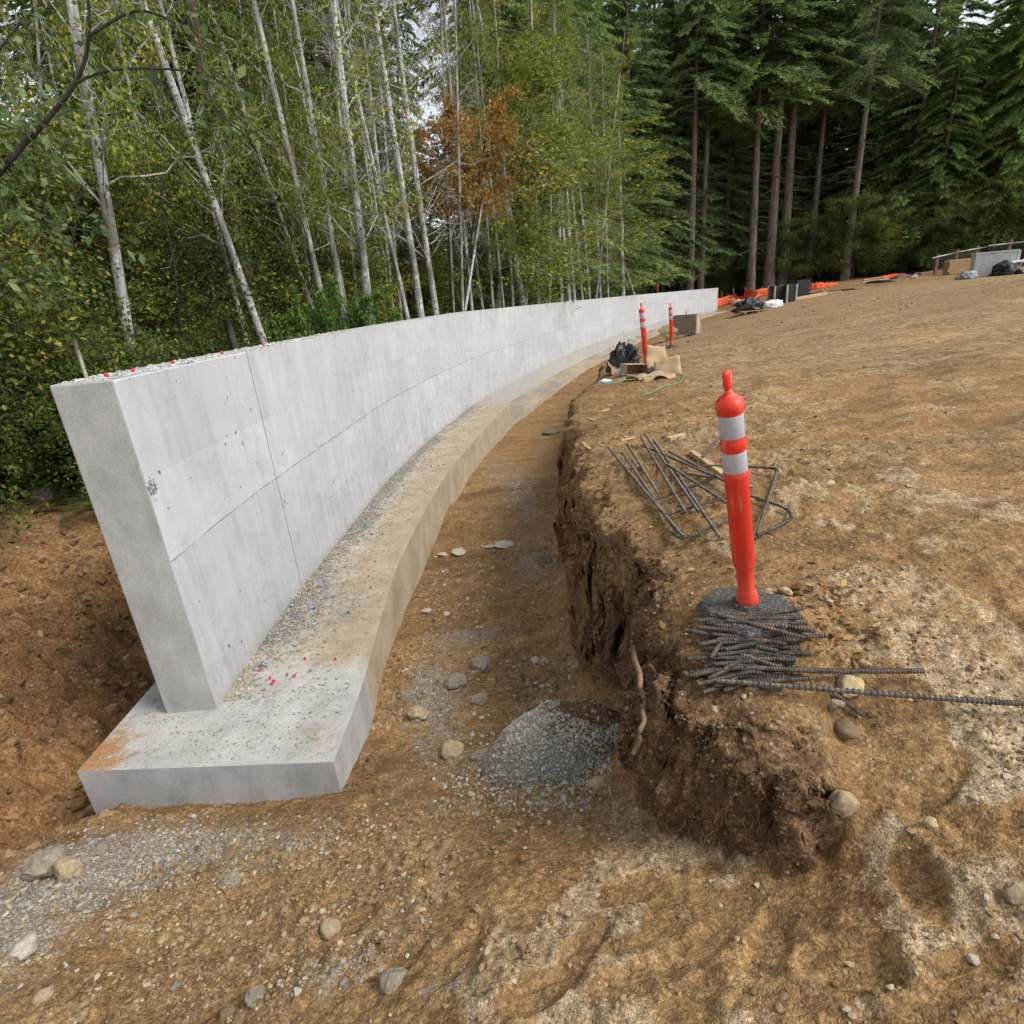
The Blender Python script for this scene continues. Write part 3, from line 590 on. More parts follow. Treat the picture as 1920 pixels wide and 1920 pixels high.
ss2 = np.concatenate([np.linspace(S_STEP - 0.6, 45, 110), np.linspace(45.5, WLEN + 1.6, 20)]); p2, n2 = wall_at(np.minimum(ss2, WLEN)); 
tdir = np.stack([n2[:, 1], -n2[:, 0]], -1); p2 = p2 + tdir * np.clip(ss2 - WLEN, 0, 9)[:, None]
f2 = strip_slab('concrete_footing', p2 + n2 * 0.70, p2 - n2 * 1.02, foot2_z(ss2), -1.3, 12, [M_ftop, M_fside, M_fgrey],
                lambda V: np.stack([np.clip(0.55 + 0.4 * vnoise(V[:, 1] * 0.8, V[:, 0] * 2.0, seed=6), 0, 1) * 0.8, V[:, 0] * 0 + 0.8, V[:, 0] * 0, V[:, 0] * 0 + 1], -1), lambda b: np.ones(len(b), int))
foot2 = tag(link('concrete_footing', f2), kind='thing', label='lower stepped concrete footing running on beside the far wall', cat='footing')

# ------------------------------------------------------------------ trees
M_birch = bark_mat('birch_bark', 'birch'); M_fir = bark_mat('fir_bark', 'fir'); M_dark = bark_mat('dark_bark', 'dark')
L_birch = leaf_mat('birch_leaves', [(0.0, (0.073, 0.114, 0.029)), (0.45, (0.171, 0.221, 0.043)), (0.75, (0.317, 0.341, 0.061)), (1.0, (0.512, 0.455, 0.087))])
L_green = leaf_mat('green_leaves', [(0.0, (0.053, 0.084, 0.027)), (0.5, (0.120, 0.165, 0.045)), (0.85, (0.217, 0.262, 0.072)), (1.0, (0.375, 0.360, 0.105))])
L_olive = leaf_mat('olive_leaves', [(0.0, (0.048, 0.075, 0.023)), (0.4, (0.109, 0.149, 0.040)), (0.75, (0.218, 0.251, 0.056)), (0.92, (0.413, 0.353, 0.074)), (1.0, (0.482, 0.339, 0.088))])
L_orange = leaf_mat('orange_leaves', [(0.0, (0.228, 0.133, 0.044)), (0.5, (0.414, 0.242, 0.083)), (1.0, (0.538, 0.374, 0.140))])
L_yellow = leaf_mat('yellow_green_leaves', [(0.0, (0.104, 0.142, 0.027)), (0.5, (0.209, 0.257, 0.047)), (1.0, (0.395, 0.405, 0.081))])
L_big = leaf_mat('broad_leaves', [(0.0, (0.063, 0.105, 0.049)), (0.6, (0.140, 0.203, 0.091)), (1.0, (0.294, 0.364, 0.154))], 0.4)
L_fir = leaf_mat('fir_needles', [(0.0, (0.094, 0.149, 0.064)), (0.45, (0.172, 0.258, 0.101)), (0.8, (0.265, 0.366, 0.128)), (1.0, (0.406, 0.499, 0.149))], 0.35, 0.6)
L_firlit = leaf_mat('bright_fir_needles', [(0.0, (0.100, 0.163, 0.050)), (0.5, (0.213, 0.312, 0.088)), (1.0, (0.362, 0.475, 0.138))], 0.4, 0.6)
L_cedar = leaf_mat('cedar_sprays', [(0.0, (0.099, 0.171, 0.053)), (0.5, (0.198, 0.317, 0.093)), (0.85, (0.330, 0.450, 0.125)), (1.0, (0.476, 0.529, 0.159))], 0.42, 0.55)
L_fern = leaf_mat('fern_fronds', [(0.0, (0.05, 0.085, 0.02)), (1.0, (0.12, 0.17, 0.045))], 0.35)
L_low = leaf_mat('salal_leaves', [(0.0, (0.049, 0.098, 0.025)), (0.5, (0.112, 0.196, 0.042)), (1.0, (0.210, 0.308, 0.070))], 0.35)

def unit(v): return v / (np.linalg.norm(v, axis=-1, keepdims=True) + 1e-9)
def leaf_quads(C, D, N, L, Wd, fold=0.0):
    """diamond leaves: C base points, D unit directions, N unit normals"""
    L = np.broadcast_to(np.asarray(L, float), (len(C),))[:, None]; Wd = np.broadcast_to(np.asarray(Wd, float), (len(C),))[:, None]
    S = unit(np.cross(D, N)); mid = C + D * L * 0.45
    V = np.stack([C, mid + S * Wd * 0.5 + N * fold * Wd, C + D * L, mid - S * Wd * 0.5 + N * fold * Wd], 1).reshape(-1, 3)
    return V, np.arange(len(C) * 4).reshape(-1, 4)
def rand_dirs(r, n, up=0.0):
    d = r.normal(size=(n, 3)); d[:, 2] += up; return unit(d)
def clump_val(r, C, scale=1.0, jitter=0.22, seed=0):
    return np.clip(0.5 + 0.42 * fbm(C[:, 0] / scale, C[:, 1] / scale, C[:, 2] / scale, seed=seed, octv=2) + r.normal(size=len(C)) * jitter, 0, 1)
def tubes_mesh(name, tubes, mat, n=6):
    Vs, Fs, b = [], [], 0
    for path, rad, k in tubes:
        V, F = tube_np(path, rad, k); Vs.append(V); Fs.append(F + b); b += len(V)
    return mesh_np(name, np.concatenate(Vs), np.concatenate(Fs), [mat], smooth=True)

def curve_up(r, p0, az, L, rise, n=7, wig=0.06):
    t = np.linspace(0, 1, n)[:, None]
    d = np.array([math.cos(az), math.sin(az), 0.0]); end = d * L + np.array([0, 0, rise])
    path = p0 + end * t + np.array([0, 0, 1.0]) * (t * (1 - t)) * (-0.25 * L if rise < 0 else 0.18 * L)
    path[1:] += r.normal(size=(n - 1, 3)) * wig * L * t[1:]
    return path

def gen_broadleaf(seed, h, r0, zc0, spread, nbr, leaves_per, leaf_len, stems=1, wig=0.012, leafmat=None, bark=None, twigs=5, zleaf=None, dense_low=0.0, upright=0.55):
    """returns (trunk mesh, limb mesh, crown mesh)"""
    r = np.random.default_rng(seed); trunk, limbs, LC, LD = [], [], [], []
    for st in range(stems):
        n = 16; t = np.linspace(0, 1, n); off = r.normal(size=2) * (0.10 if stems > 1 else 0)
        lean = r.normal(size=2) * (0.10 if stems > 1 else 0.0) * h
        path = np.stack([off[0] + lean[0] * t ** 1.2, off[1] + lean[1] * t ** 1.2, t * h], -1)
        w = np.cumsum(r.normal(size=(n, 2)), 0) * wig * h * 0.18; path[:, :2] += w * t[:, None]
        path[0, 2] = -0.35
        rad = r0 * (1 - 0.82 * t) * (1 + 0.25 * np.exp(-t * 30)); trunk.append((path, rad, 9 if r0 > 0.05 else 6))
        for b in range(nbr // stems):
            u = zc0 + (0.98 - zc0) * (r.random() ** (1.0 + dense_low)); z = u * h
            p0 = np.array([np.interp(z, path[:, 2], path[:, 0]), np.interp(z, path[:, 2], path[:, 1]), z])
            L = spread * (0.45 + 0.75 * r.random()) * (1.1 - 0.55 * abs(u - zc0) / (1 - zc0)); az = r.random() * 6.283
            bp = curve_up(r, p0, az, L, L * (upright + r.normal() * 0.25)); br = float(np.interp(z, path[:, 2], rad)) * 0.17
            limbs.append((bp, np.linspace(max(br, 0.006), 0.003, len(bp)), 4))
            for k in range(twigs):
                q = 0.25 + 0.75 * r.random(); i = q * (len(bp) - 1); a = bp[int(i)] + (bp[min(int(i) + 1, len(bp) - 1)] - bp[int(i)]) * (i - int(i))
                tw = curve_up(r, a, az + r.normal() * 1.1, L * (0.25 + 0.3 * r.random()), L * r.normal() * 0.14, 4)
                limbs.append((tw, np.linspace(0.005, 0.002, 4), 3))
                m = leaves_per; tt = r.random(m); ii = tt * 3; j = np.minimum(ii.astype(int), 2)
                c = tw[j] + (tw[j + 1] - tw[j]) * (ii - j)[:, None] + r.normal(size=(m, 3)) * 0.075 * L
                LC.append(c); LD.append(unit(r.normal(size=(m, 3)) + np.array([0, 0, -0.45])))
    C = np.concatenate(LC); D = np.concatenate(LD); N = rand_dirs(r, len(C), 0.9); N = unit(N - D * (N * D).sum(1, keepdims=True))
    L = leaf_len * (0.65 + 0.7 * r.random(len(C)))
    V, F = leaf_quads(C, D, N, L, L * 0.58)
    crown = mesh_np('crown', V, F, [leafmat], rnd=clump_val(r, C, 1.1, 0.26, seed))
    return tubes_mesh('trunk', trunk, bark), tubes_mesh('limbs', limbs, bark), crown

def gen_conifer(seed, h, r0, zc0, Lmax, nbr, per, droop=0.35, leafmat=None, bark=None, dead=14, spray=0.42, sw=0.10, hang=0.55, top=0.55):
    r = np.random.default_rng(seed); n = 18; t = np.linspace(0, 1, n)
    path = np.stack([np.cumsum(r.normal(size=n)) * 0.02 * t, np.cumsum(r.normal(size=n)) * 0.02 * t, t * h], -1); path[0, 2] = -0.5
    rad = r0 * (1 - 0.9 * t) * (1 + 0.35 * np.exp(-t * 40)); limbs, LC, LD, LN, LL = [], [], [], [], []
    for b in range(nbr):
        u = zc0 + (0.99 - zc0) * ((b + r.random()) / nbr); z = u * h; f = (1 - u) / (1 - zc0)
        L = Lmax * (0.16 + 0.84 * f ** top) * (0.7 + 0.5 * r.random()); az = b * 2.399 + r.normal() * 0.5
        d = np.array([math.cos(az), math.sin(az), 0]); side = np.array([-d[1], d[0], 0])
        k = 8; q = np.linspace(0, 1, k)[:, None]
        bp = np.array([0, 0, z]) + d * L * q + np.array([0, 0, 1]) * L * (0.18 * q - (droop + 0.2 * r.random()) * q ** 1.7) + side * L * 0.08 * r.normal() * q ** 2
        limbs.append((bp, np.linspace(max(0.012, rad[0] * 0.10 * (0.3 + f)), 0.006, k), 4))
        m = int(per * (0.35 + 0.65 * L / Lmax)); qq = 0.12 + 0.88 * r.random(m) ** 0.8; ii = qq * (k - 1); j = np.minimum(ii.astype(int), k - 2)
        c = bp[j] + (bp[j + 1] - bp[j]) * (ii - j)[:, None]; sgn = np.where(r.random(m) < 0.5, -1, 1)
        reach = (0.10 + 0.20 * r.random(m)) * L * (1.15 - qq * 0.7)
        sub = unit(d[None] * 0.75 + side[None] * sgn[:, None] * (0.75 + 0.3 * r.random(m))[:, None])
        c = c + sub * (reach * r.random(m))[:, None]; c[:, 2] -= reach * 0.25 * r.random(m)
        dd = unit(sub + np.stack([np.zeros(m), np.zeros(m), -hang * (0.4 + 1.0 * r.random(m))], -1) + r.normal(size=(m, 3)) * 0.22)
        LC.append(c); LD.append(dd); LN.append(unit(np.array([0, 0, 1.0])[None] + r.normal(size=(m, 3)) * 0.45)); LL.append(spray * (0.6 + 0.7 * r.random(m)))
    for b in range(dead):
        u = zc0 * (0.18 + 0.82 * r.random()); z = u * h; L = Lmax * (0.2 + 0.45 * r.random()); az = r.random() * 6.283
        bp = curve_up(r, np.array([0, 0, z]), az, L, -L * 0.25 * r.random(), 6, 0.03); limbs.append((bp, np.linspace(0.03, 0.008, 6), 4))
    C = np.concatenate(LC); D = np.concatenate(LD); N = np.concatenate(LN); N = unit(N - D * (N * D).sum(1, keepdims=True)); L = np.concatenate(LL)
    V, F = leaf_quads(C, D, N, L, sw * (0.6 + 0.8 * r.random(len(C))))
    rad_ = np.hypot(C[:, 0], C[:, 1]) / Lmax
    crown = mesh_np('crown', V, F, [leafmat], rnd=np.clip(clump_val(r, C, 1.6, 0.16, seed) + 0.0 * rad_, 0, 1))
    return tubes_mesh('trunk', [(path, rad, 10)], bark), tubes_mesh('limbs', limbs, bark), crown

def place(name, meshes, label, cat, base, top=None, h=None, rs=1.0, group=None, spin=None, scale=1.0):
    """a tree standing at base; top (a world point the trunk passes through) gives its lean"""
    b = Vector([float(v) for v in base]); o = thing(name, label, cat, b, None, group)
    if top is not None:
        d = Vector([float(v) for v in top]) - b; qn = Vector((0, 0, 1)).rotation_difference(d.normalized())
    else: qn = Quaternion()
    sp = random.random() * 6.283 if spin is None else spin
    o.rotation_mode = 'QUATERNION'; o.rotation_quaternion = qn @ Quaternion((0, 0, 1), sp)
    o.scale = (scale * rs, scale * rs, scale)
    for nm, me in zip(('trunk', 'limbs', 'crown'), meshes):
        if me is not None:
            c_ = link(nm, me, o)
            if nm != 'trunk': c_['kind'] = 'stuff'
    return o

BIRCH = [gen_broadleaf(100 + k, 15.0, 0.125, 0.20, 1.9, 54, 34, 0.075, leafmat=L_birch, bark=M_birch, twigs=6) for k in range(3)]
BARE = gen_broadleaf(120, 13.0, 0.10, 0.42, 1.7, 40, 5, 0.075, leafmat=L_yellow, bark=M_birch, twigs=4, upright=1.3)
YELL = gen_broadleaf(121, 12.5, 0.085, 0.16, 2.0, 52, 20, 0.12, leafmat=L_yellow, bark=M_birch, twigs=6, upright=0.5)
UNDER = [gen_broadleaf(140 + k, 5.2, 0.035, 0.06, 1.7, 64, 44, 0.068, stems=4, leafmat=(L_olive, L_green, L_olive, L_birch)[k], bark=M_dark, twigs=6, wig=0.03) for k in range(4)]
ORANGE = gen_broadleaf(150, 8.6, 0.06, 0.58, 1.6, 70, 34, 0.10, stems=2, leafmat=L_orange, bark=M_dark, twigs=7, upright=0.9)
GOLD = gen_broadleaf(151, 11.0, 0.08, 0.15, 2.2, 90, 20, 0.11, leafmat=L_yellow, bark=M_birch, twigs=7, upright=0.8)
SHRUB = [gen_broadleaf(160 + k, 1.5, 0.012, 0.03, 0.8, 60, 22, 0.06, stems=8, leafmat=(L_low, L_green)[k], bark=M_dark, twigs=6, wig=0.05) for k in range(2)]
FIR = [gen_conifer(170 + k, 27.0, 0.36, 0.12, 4.6, 150, 230, leafmat=L_fir, bark=M_fir, dead=10, spray=0.36, sw=0.085) for k in range(2)]
FIRB = [gen_conifer(180 + k, 34.0, 0.42, 0.50, 5.0, 130, 330, leafmat=(L_fir, L_firlit)[k], bark=M_fir, dead=40, droop=0.5, spray=0.36, sw=0.085) for k in range(2)]
SPRUCE = gen_conifer(190, 13.0, 0.11, 0.08, 1.9, 140, 110, leafmat=L_firlit, bark=M_fir, dead=4, spray=0.26, sw=0.06, droop=0.25)
CEDAR = [gen_conifer(195 + k, 24.0, 0.32, 0.10, 4.4, 170, 340, leafmat=L_cedar, bark=M_fir, dead=12, droop=0.5, spray=0.34, sw=0.085, hang=1.0) for k in range(2)]

WCOARSE = np.column_stack([wc[::30, 0], wc[::30, 1]])[::-1]
def tree_px(name, meshes, label, cat, bpx, tpx, y, width_px, group=None, r0=0.125, clear=1.0, **k):
    """base seen (or hidden) at pixel bpx, trunk passing pixel tpx, both y metres ahead"""
    while True:
        b = PY(*bpx, y); s, _, _ = sdist(WCOARSE, b[:1], b[1:2])
        if s[0] < -clear or y > 57: break
        y += 0.5
    t = PY(*tpx, y); d = (t - b) / max(1e-6, (t[2] - b[2])); zb = h1(b[0], b[1]); b = b + d * (zb - b[2])
    depth = float(RC[:, 2] @ (np.array([b[0], b[1], 2.0]) - np.array([0, 0, CAMZ])))
    rs = width_px * depth / FPX / 2 / r0 * (0.82 if name == 'birch_tree' else 1.0)
    return place(name, meshes, label, cat, b, t, rs=max(0.35, rs * 1.05), group=group, **k)

def sector(az):
    d = math.degrees(az); return 'beyond the near wall end and white stake' if d < -34 else 'around the slanting birch and stump' if d < -21 else 'behind the stout white birch' if d < -12 else 'among the twin birches and autumn maple' if d < 0 else 'behind the far half of the wall'
G_B = 'birches along the edge of the wood'
blist = [((250, 680), (140, 0), 8.6, 25, 0, 'thick mottled birch trunk nearest the white stake at the wall end'), ((490, 630), (290, 60), 10.5, 18, 1, 'slanting birch trunk rising beside the broken stump'), ((462, 640), (395, 380), 12.5, 12, 2, None), ((568, 530), (405, 50), 15, 11, 0, None),
         ((612, 590), (475, 0), 12.5, 14, 1, None), ((645, 590), (550, 0), 13.0, 14, 2, None), ((690, 570), (622, 0), 11.5, 22, 0, 'stout bright white birch trunk above the bright green shrub'), ((672, 600), (640, 260), 17, 10, 1, None),
         ((790, 590), (708, 40), 13.5, 18, 2, 'white birch trunk with a twin close beside it'), ((818, 590), (742, 40), 13.8, 16, 0, 'white birch trunk with a twin close beside it'), ((765, 600), (680, 220), 15, 11, 1, None), ((735, 560), (690, 120), 19, 9, 2, None),
         ((980, 570), (905, 60), 19, 15, 1, 'grey dark flecked birch trunk against the yellow green tree'), ((1052, 562), (1040, 200), 24, 10, 2, None), ((885, 580), (858, 300), 21, 8, 0, None), ((925, 580), (905, 300), 23, 8, 1, None), ((850, 590), (838, 330), 22, 7, 2, None), ((735, 585), (690, 300), 20, 8, 0, None),
         ((70, 740), (15, 540), 7.6, 12, 2, None), ((112, 640), (95, 400), 15, 8, 0, None), ((1105, 560), (1080, 260), 26, 8, 1, None), ((1118, 560), (1150, 260), 27, 6, 2, None), ((200, 640), (120, 250), 16, 9, 1, None), ((330, 640), (260, 250), 17, 9, 2, None), ((540, 600), (500, 250), 19, 8, 0, None)]
for k_, (bx, by) in enumerate([(655, 600), (700, 590), (722, 590), (752, 590), (868, 590), (905, 585), (945, 580), (962, 575), (1010, 570), (1030, 565), (1092, 560), (1125, 558), (1140, 556), (590, 600), (520, 620), (415, 640), (365, 650), (300, 660), (150, 690), (60, 690)]):
    blist.append(((bx, by), (bx - (1215 - bx) * 0.075 + (k_ % 5 - 2) * 9, by - 290), 15 + (k_ * 7 % 9), 6 + k_ % 3, k_ % 3, None))
for bp, tp, y, w, v, lab in blist:
    g = None
    if lab is None: sc_ = sector(math.atan((bp[0] - 915) / 1080 / 1.06)); lab, g = 'slim pale birch standing ' + sc_, G_B + ' ' + sc_
    if lab.startswith('white birch trunk with a twin'): g = 'pair of close standing birches'
    tree_px('birch_tree', BIRCH[v] if not (672 <= bp[0] <= 886 and bp[0] != 690) else (BIRCH[v][0], BIRCH[v][1], None), lab, 'tree', bp, tp, y, w, g)
tree_px('birch_tree', BARE, 'bare topped white birch with fanned upright branches', 'tree', (1066, 562), (1012, 30), 22, 14, None, 0.10)
tree_px('birch_tree', BARE, 'second bare white birch trunk close behind the fanned one', 'tree', (1076, 560), (1050, 250), 22.8, 11, None, 0.10)
tree_px('young_birch_tree', YELL, 'slender yellow green young birch before the dark firs', 'tree', (1166, 550), (1160, 110), 25, 11, None, 0.085, 2.2)
tree_px('maple_tree', ORANGE, 'orange leaved autumn maple between the birch trunks', 'tree', (850, 575), (842, 300), 20, 6.5, None, 0.06, scale=0.84)
tree_px('alder_tree', GOLD, 'tall yellow green alder behind the autumn maple', 'tree', (935, 575), (938, 120), 25, 10, None, 0.08)
tree_px('alder_tree', GOLD, 'yellow green alder close to the fanned bare birch', 'tree', (985, 570), (975, 120), 27, 11, None, 0.08)
tree_px('spruce_tree', SPRUCE, 'young feathery green spruce before the birch trunks', 'tree', (1000, 570), (988, 220), 19.5, 10, None, 0.11, 2.6)
tree_px('fir_tree', FIRB[0], 'dark furrowed fir trunk standing among the slanting birches', 'tree', (482, 600), (365, 50), 14.5, 24, None, 0.42, scale=0.9)

# the leaning dead sapling and other poles
def pole(name, label, cat, a, b, r0, r1, mat, group=None):
    path = bezier_path([a, (np.array(a) * 0.5 + np.array(b) * 0.5) + rng.normal(size=3) * 0.05, b], 9); mb = MB(); base = np.array(a, float)
    mb.tube(path - base, np.linspace(r0, r1, 9), 7); o = mb.build(name, mat, loc=base); return tag(o, label, cat, group)
def gz(px, py, y):
    p = PY(px, py, y); p[2] = h1(p[0], p[1]) - 0.1; return p
pole('leaning_sapling', 'dead white sapling leaning to the right behind the wall', 'sapling', gz(836, 600, 17.5), PY(905, 375, 18.5), 0.05, 0.025, M_birch)
pole('leaning_sapling', 'thin dead pole leaning left against the young birch', 'sapling', gz(1208, 555, 47.0), PY(1172, 497, 47.0), 0.09, 0.05, M_birch)
pole('broken_stump', 'short broken stump with a pale torn top behind the wall', 'stump', gz(447, 655, 9.6), PY(424, 598, 9.6), 0.085, 0.06, M_dark)
pole('survey_stake', 'thin pale wooden stake beside the end of the wall', 'stake', gz(165, 712, 6.4), PY(139, 637, 6.4), 0.022, 0.02, simple_mat('stake_wood', (0.5, 0.46, 0.38)))

# understory thicket and trees behind
r2 = np.random.default_rng(55)
GU = 'leafy understory bushes in the wood'
ulabels = ['olive leaved bush turning yellow', 'dark green leafy bush', 'olive leaved bush turning yellow', 'yellow green clump of birch seedlings']
cnt = 0
for k in range(400):
    az = math.radians(-60 + 96 * r2.random()); D = 8.2 + 30 * r2.random() ** 1.25
    x, y = D * math.sin(az), D * math.cos(az)
    if y < 5.5 and x > -7.5: continue
    s, _, _ = sdist(np.column_stack([wc[::30, 0], wc[::30, 1]])[::-1], np.array([x]), np.array([y]))
    if s[0] > -3.1 or (y < 9.0 and x > -5.6): continue
    v = int(r2.integers(0, 4)); sc = 0.75 + 0.55 * r2.random()
    if az < math.radians(-25): sc *= 0.72
    if az > math.radians(4) and D < 22: continue
    place('understory_bush', UNDER[v], ulabels[v] + ' ' + sector(az), 'bush', (x, y, h1(x, y) - 0.05), None, rs=0.9 + 0.4 * r2.random(), group='%s bushes %s' % (['olive', 'dark', 'olive', 'pale'][v], sector(az)), scale=sc)
    cnt += 1
    if cnt >= 150: break
# bushes under the firs at the far edge
for k in range(75):
    az = math.radians(12 + 36 * r2.random()); D = 71 + 12 * r2.random()
    x, y = D * math.sin(az), D * math.cos(az)
    v = 1 if k % 3 else 0
    place('edge_bush', UNDER[v], 'leafy bush growing beneath the firs beyond the orange fence', 'bush', (x, y, h1(x, y) - 0.05), None, rs=1.25, group='bushes beneath the firs', scale=0.8 + 0.7 * r2.random())
for k in range(34):
    az = math.radians(3 + 18 * r2.random()); D = 27 + 30 * r2.random()
    x, y = D * math.sin(az), D * math.cos(az)
    s, _, _ = sdist(np.column_stack([wc[::30, 0], wc[::30, 1]])[::-1], np.array([x]), np.array([y]))
    if s[0] > -2.5: continue
    v = int(r2.integers(0, 4)); place('understory_bush', UNDER[v], ulabels[v] + ' ' + sector(az), 'bush', (x, y, h1(x, y) - 0.05), None, rs=1.5, group='%s bushes %s' % (['olive', 'dark', 'olive', 'pale'][v], sector(az)), scale=0.38 + 0.22 * r2.random())

# firs at the right, their trunks bare for the first storeys
flist = [((1293, 540), (1302, 270), 62, 15, 0), ((1313, 538), (1325, 280), 64, 13, 0), ((1407, 545), (1418, 290), 63, 16, 1), ((1440, 540), (1468, 130), 64, 19, 0), ((1465, 535), (1493, 150), 65, 19, 0), ((1515, 525), (1545, 220), 68, 12, 1), ((1583, 527), (1640, 70), 62, 14, 0), ((1603, 522), (1625, 330), 72, 10, 0)]
flab = ['fir trunk rising just behind the far end of the wall', 'slimmer fir trunk paired with the one at the far wall end', 'fir trunk rising behind the orange fence with bright green boughs', 'thick fir trunk just left of the reddest trunk, by the stacked crates', 'reddish fir trunk rising behind the stacked black crates', 'slim fir standing behind the second stretch of orange fence', 'leaning bare fir trunk with stubs of dead branches', 'dim fir trunk in shade behind the leaning one']
for (bp, tp, y, w, v), lab in zip(flist, flab):
    tree_px('fir_tree', FIRB[v], lab, 'tree', bp, tp, y, w, None, 0.42)
tree_px('cedar_tree', CEDAR[0], 'slim leaning cedar with bright green hanging sprays', 'tree', (1735, 508), (1770, 300), 62, 12, None, 0.32, scale=0.85)
tree_px('cedar_tree', CEDAR[1], 'big cedar with a grey trunk behind the chain link fence', 'tree', (1882, 462), (1925, 250), 70, 24, None, 0.32, scale=1.2)
tree_px('cedar_tree', CEDAR[1], 'bright green bushy cedar left of the slim leaning one', 'tree', (1660, 515), (1665, 250), 68, 14, None, 0.32, scale=0.62)
for k_, (px_, yy_, sc_, lab_) in enumerate([(1690, 66, 0.62, 'bright green cedar with low sweeping boughs right of the leaning bare fir'), (1790, 68, 0.85, 'bright green cedar rising above the lumber stack'), (1850, 72, 1.0, 'tall green cedar behind the pale panel crate')]):
    b = PY(px_, 505, yy_); place('cedar_tree', CEDAR[k_ % 2], lab_, 'tree', (b[0], b[1], h1(b[0], b[1]) - 0.2), None, rs=1.0, scale=sc_)
GF_ = 'tall firs deep in the wood'
n_ = 0
for k in range(500):
    az = math.radians(-58 + 110 * r2.random()); 
    if az < math.radians(10): D = 24 + 55 * r2.random()
    else: D = 74 + 36 * r2.random()
    x, y = D * math.sin(az), D * math.cos(az)
    adeg = math.degrees(az)
    if abs(adeg + 4.4) < 1.3 + math.degrees(math.atan(3.2 / D)): continue           # the gap where the sky comes down
    if abs(adeg + 33) < 3.0 + math.degrees(math.atan(2.0 / D)): continue
    s, _, _ = sdist(np.column_stack([wc[::30, 0], wc[::30, 1]])[::-1], np.array([x]), np.array([y]))
    if s[0] > -3.0 and y < 58: continue
    if adeg > 30 and r2.random() < 0.5: place('cedar_tree', CEDAR[k % 2], 'broad green cedar in the wood behind the fence', 'tree', (x, y, h1(x, y) - 0.2), None, rs=1.1, group='cedars behind the fence', scale=0.85 + 0.4 * r2.random())
    else: place('fir_tree', FIR[k % 2], 'dark green fir deep in the wood ' + ('behind the bare fir trunks' if adeg > 10 else sector(az)), 'tree', (x, y, h1(x, y) - 0.2), None, rs=1.05, group=GF_ + ' ' + ('behind the bare fir trunks' if adeg > 10 else sector(az)), scale=0.7 + 0.5 * r2.random())
    n_ += 1
    if n_ >= 170: break
for k_, (px_, yy_) in enumerate([(1045, 62), (1085, 58), (1110, 68), (1135, 60), (1160, 66), (1180, 60), (1205, 64), (1225, 70), (1240, 66), (1262, 72), (1280, 68), (1335, 74), (1370, 76), (1500, 76), (1550, 78)]):
    b = PY(px_, 540, yy_); place('fir_tree', FIR[k_ % 2], 'dark green fir deep in the wood behind the far wall end', 'tree', (b[0], b[1], h1(b[0], b[1]) - 0.2), None, rs=1.15, group='firs behind the far wall end', scale=1.0 + 0.08 * (k_ % 4))
tree_px('fir_tree', FIR[0], 'dark fir with a pointed top beside the gap of sky', 'tree', (745, 560), (748, 60), 30, 16, None, 0.36, scale=0.62)

# ------------------------------------------------------------------ things on the ground
def gp(px, py, tmax=90.0):
    """where the ground is seen at a photo pixel"""
    r = RC @ np.array([px - 960, py - 960, FPX]); r = r / np.linalg.norm(r); t = 0.7 * (tmax / 0.7) ** np.linspace(0, 1, 700)
    x, y, z = r[0] * t, r[1] * t, CAMZ + r[2] * t; d = z - H(x, y); k = np.nonzero(d < 0)[0]
    if len(k) == 0: return np.array([x[-1], y[-1], z[-1]])
    k = k[0]; f = d[k - 1] / (d[k - 1] - d[k]); q = np.array([x[k - 1] + (x[k] - x[k - 1]) * f, y[k - 1] + (y[k] - y[k - 1]) * f, 0]); q[2] = h1(q[0], q[1]); return q
def depth_of(p): return float(RC[:, 2] @ (np.asarray(p) - np.array([0, 0, CAMZ])))
def px2m(px, p): return px * depth_of(p) / FPX

ICO = bmesh.new(); bmesh.ops.create_icosphere(ICO, subdivisions=1, radius=1.0); ICOV = np.array([v.co[:] for v in ICO.verts]); ICOF = np.array([[v.index for v in f.verts] for f in ICO.faces]); ICO.free()
ICO3 = bmesh.new(); bmesh.ops.create_icosphere(ICO3, subdivisions=3, radius=1.0); ICO3V = np.array([v.co[:] for v in ICO3.verts]); ICO3F = np.array([[v.index for v in f.verts] for f in ICO3.faces]); ICO3.free()
def rock_mesh(name, seed, mat, rough=0.22, angular=0.0):
    v = ICO3V.copy(); n = fbm(v[:, 0] * 1.3 + seed, v[:, 1] * 1.3, v[:, 2] * 1.3, seed=seed, octv=4)
    v = v * (1 + rough * n)[:, None]
    if angular:
        r = np.random.default_rng(seed)
        for k in range(9):
            d = unit(r.normal(size=3)); lim = 0.62 + 0.3 * r.random(); q = v @ d; v = v - np.clip(q - lim, 0, 9)[:, None] * d * angular
    v = v * (1 + (0.10 if name == 'concrete_lump' else 0.02) * fbm(v[:, 0] * 5, v[:, 1] * 5, v[:, 2] * 5, seed=seed + 5, octv=3))[:, None]
    return mesh_np(name, v, ICO3F, [mat], smooth=angular < 0.5)
M_tan = simple_mat('tan_stone', (0.38, 0.29, 0.18), 0.9, 0.35, 3, 0.5); M_grey = simple_mat('grey_concrete_lump', (0.35, 0.30, 0.225), 0.95, 0.4, 3, 0.6, 0.06)
M_brown = simple_mat('brown_stone', (0.22, 0.155, 0.09), 0.9, 0.35, 7, 0.5); M_pale = simple_mat('pale_stone', (0.44, 0.40, 0.33), 0.9, 0.3, 3, 0.4); M_yel = simple_mat('yellow_stone', (0.50, 0.40, 0.22), 0.85, 0.25, 5, 0.5)
M_darkst = simple_mat('dark_slab', (0.17, 0.14, 0.11), 0.95, 0.45, 4, 0.6)
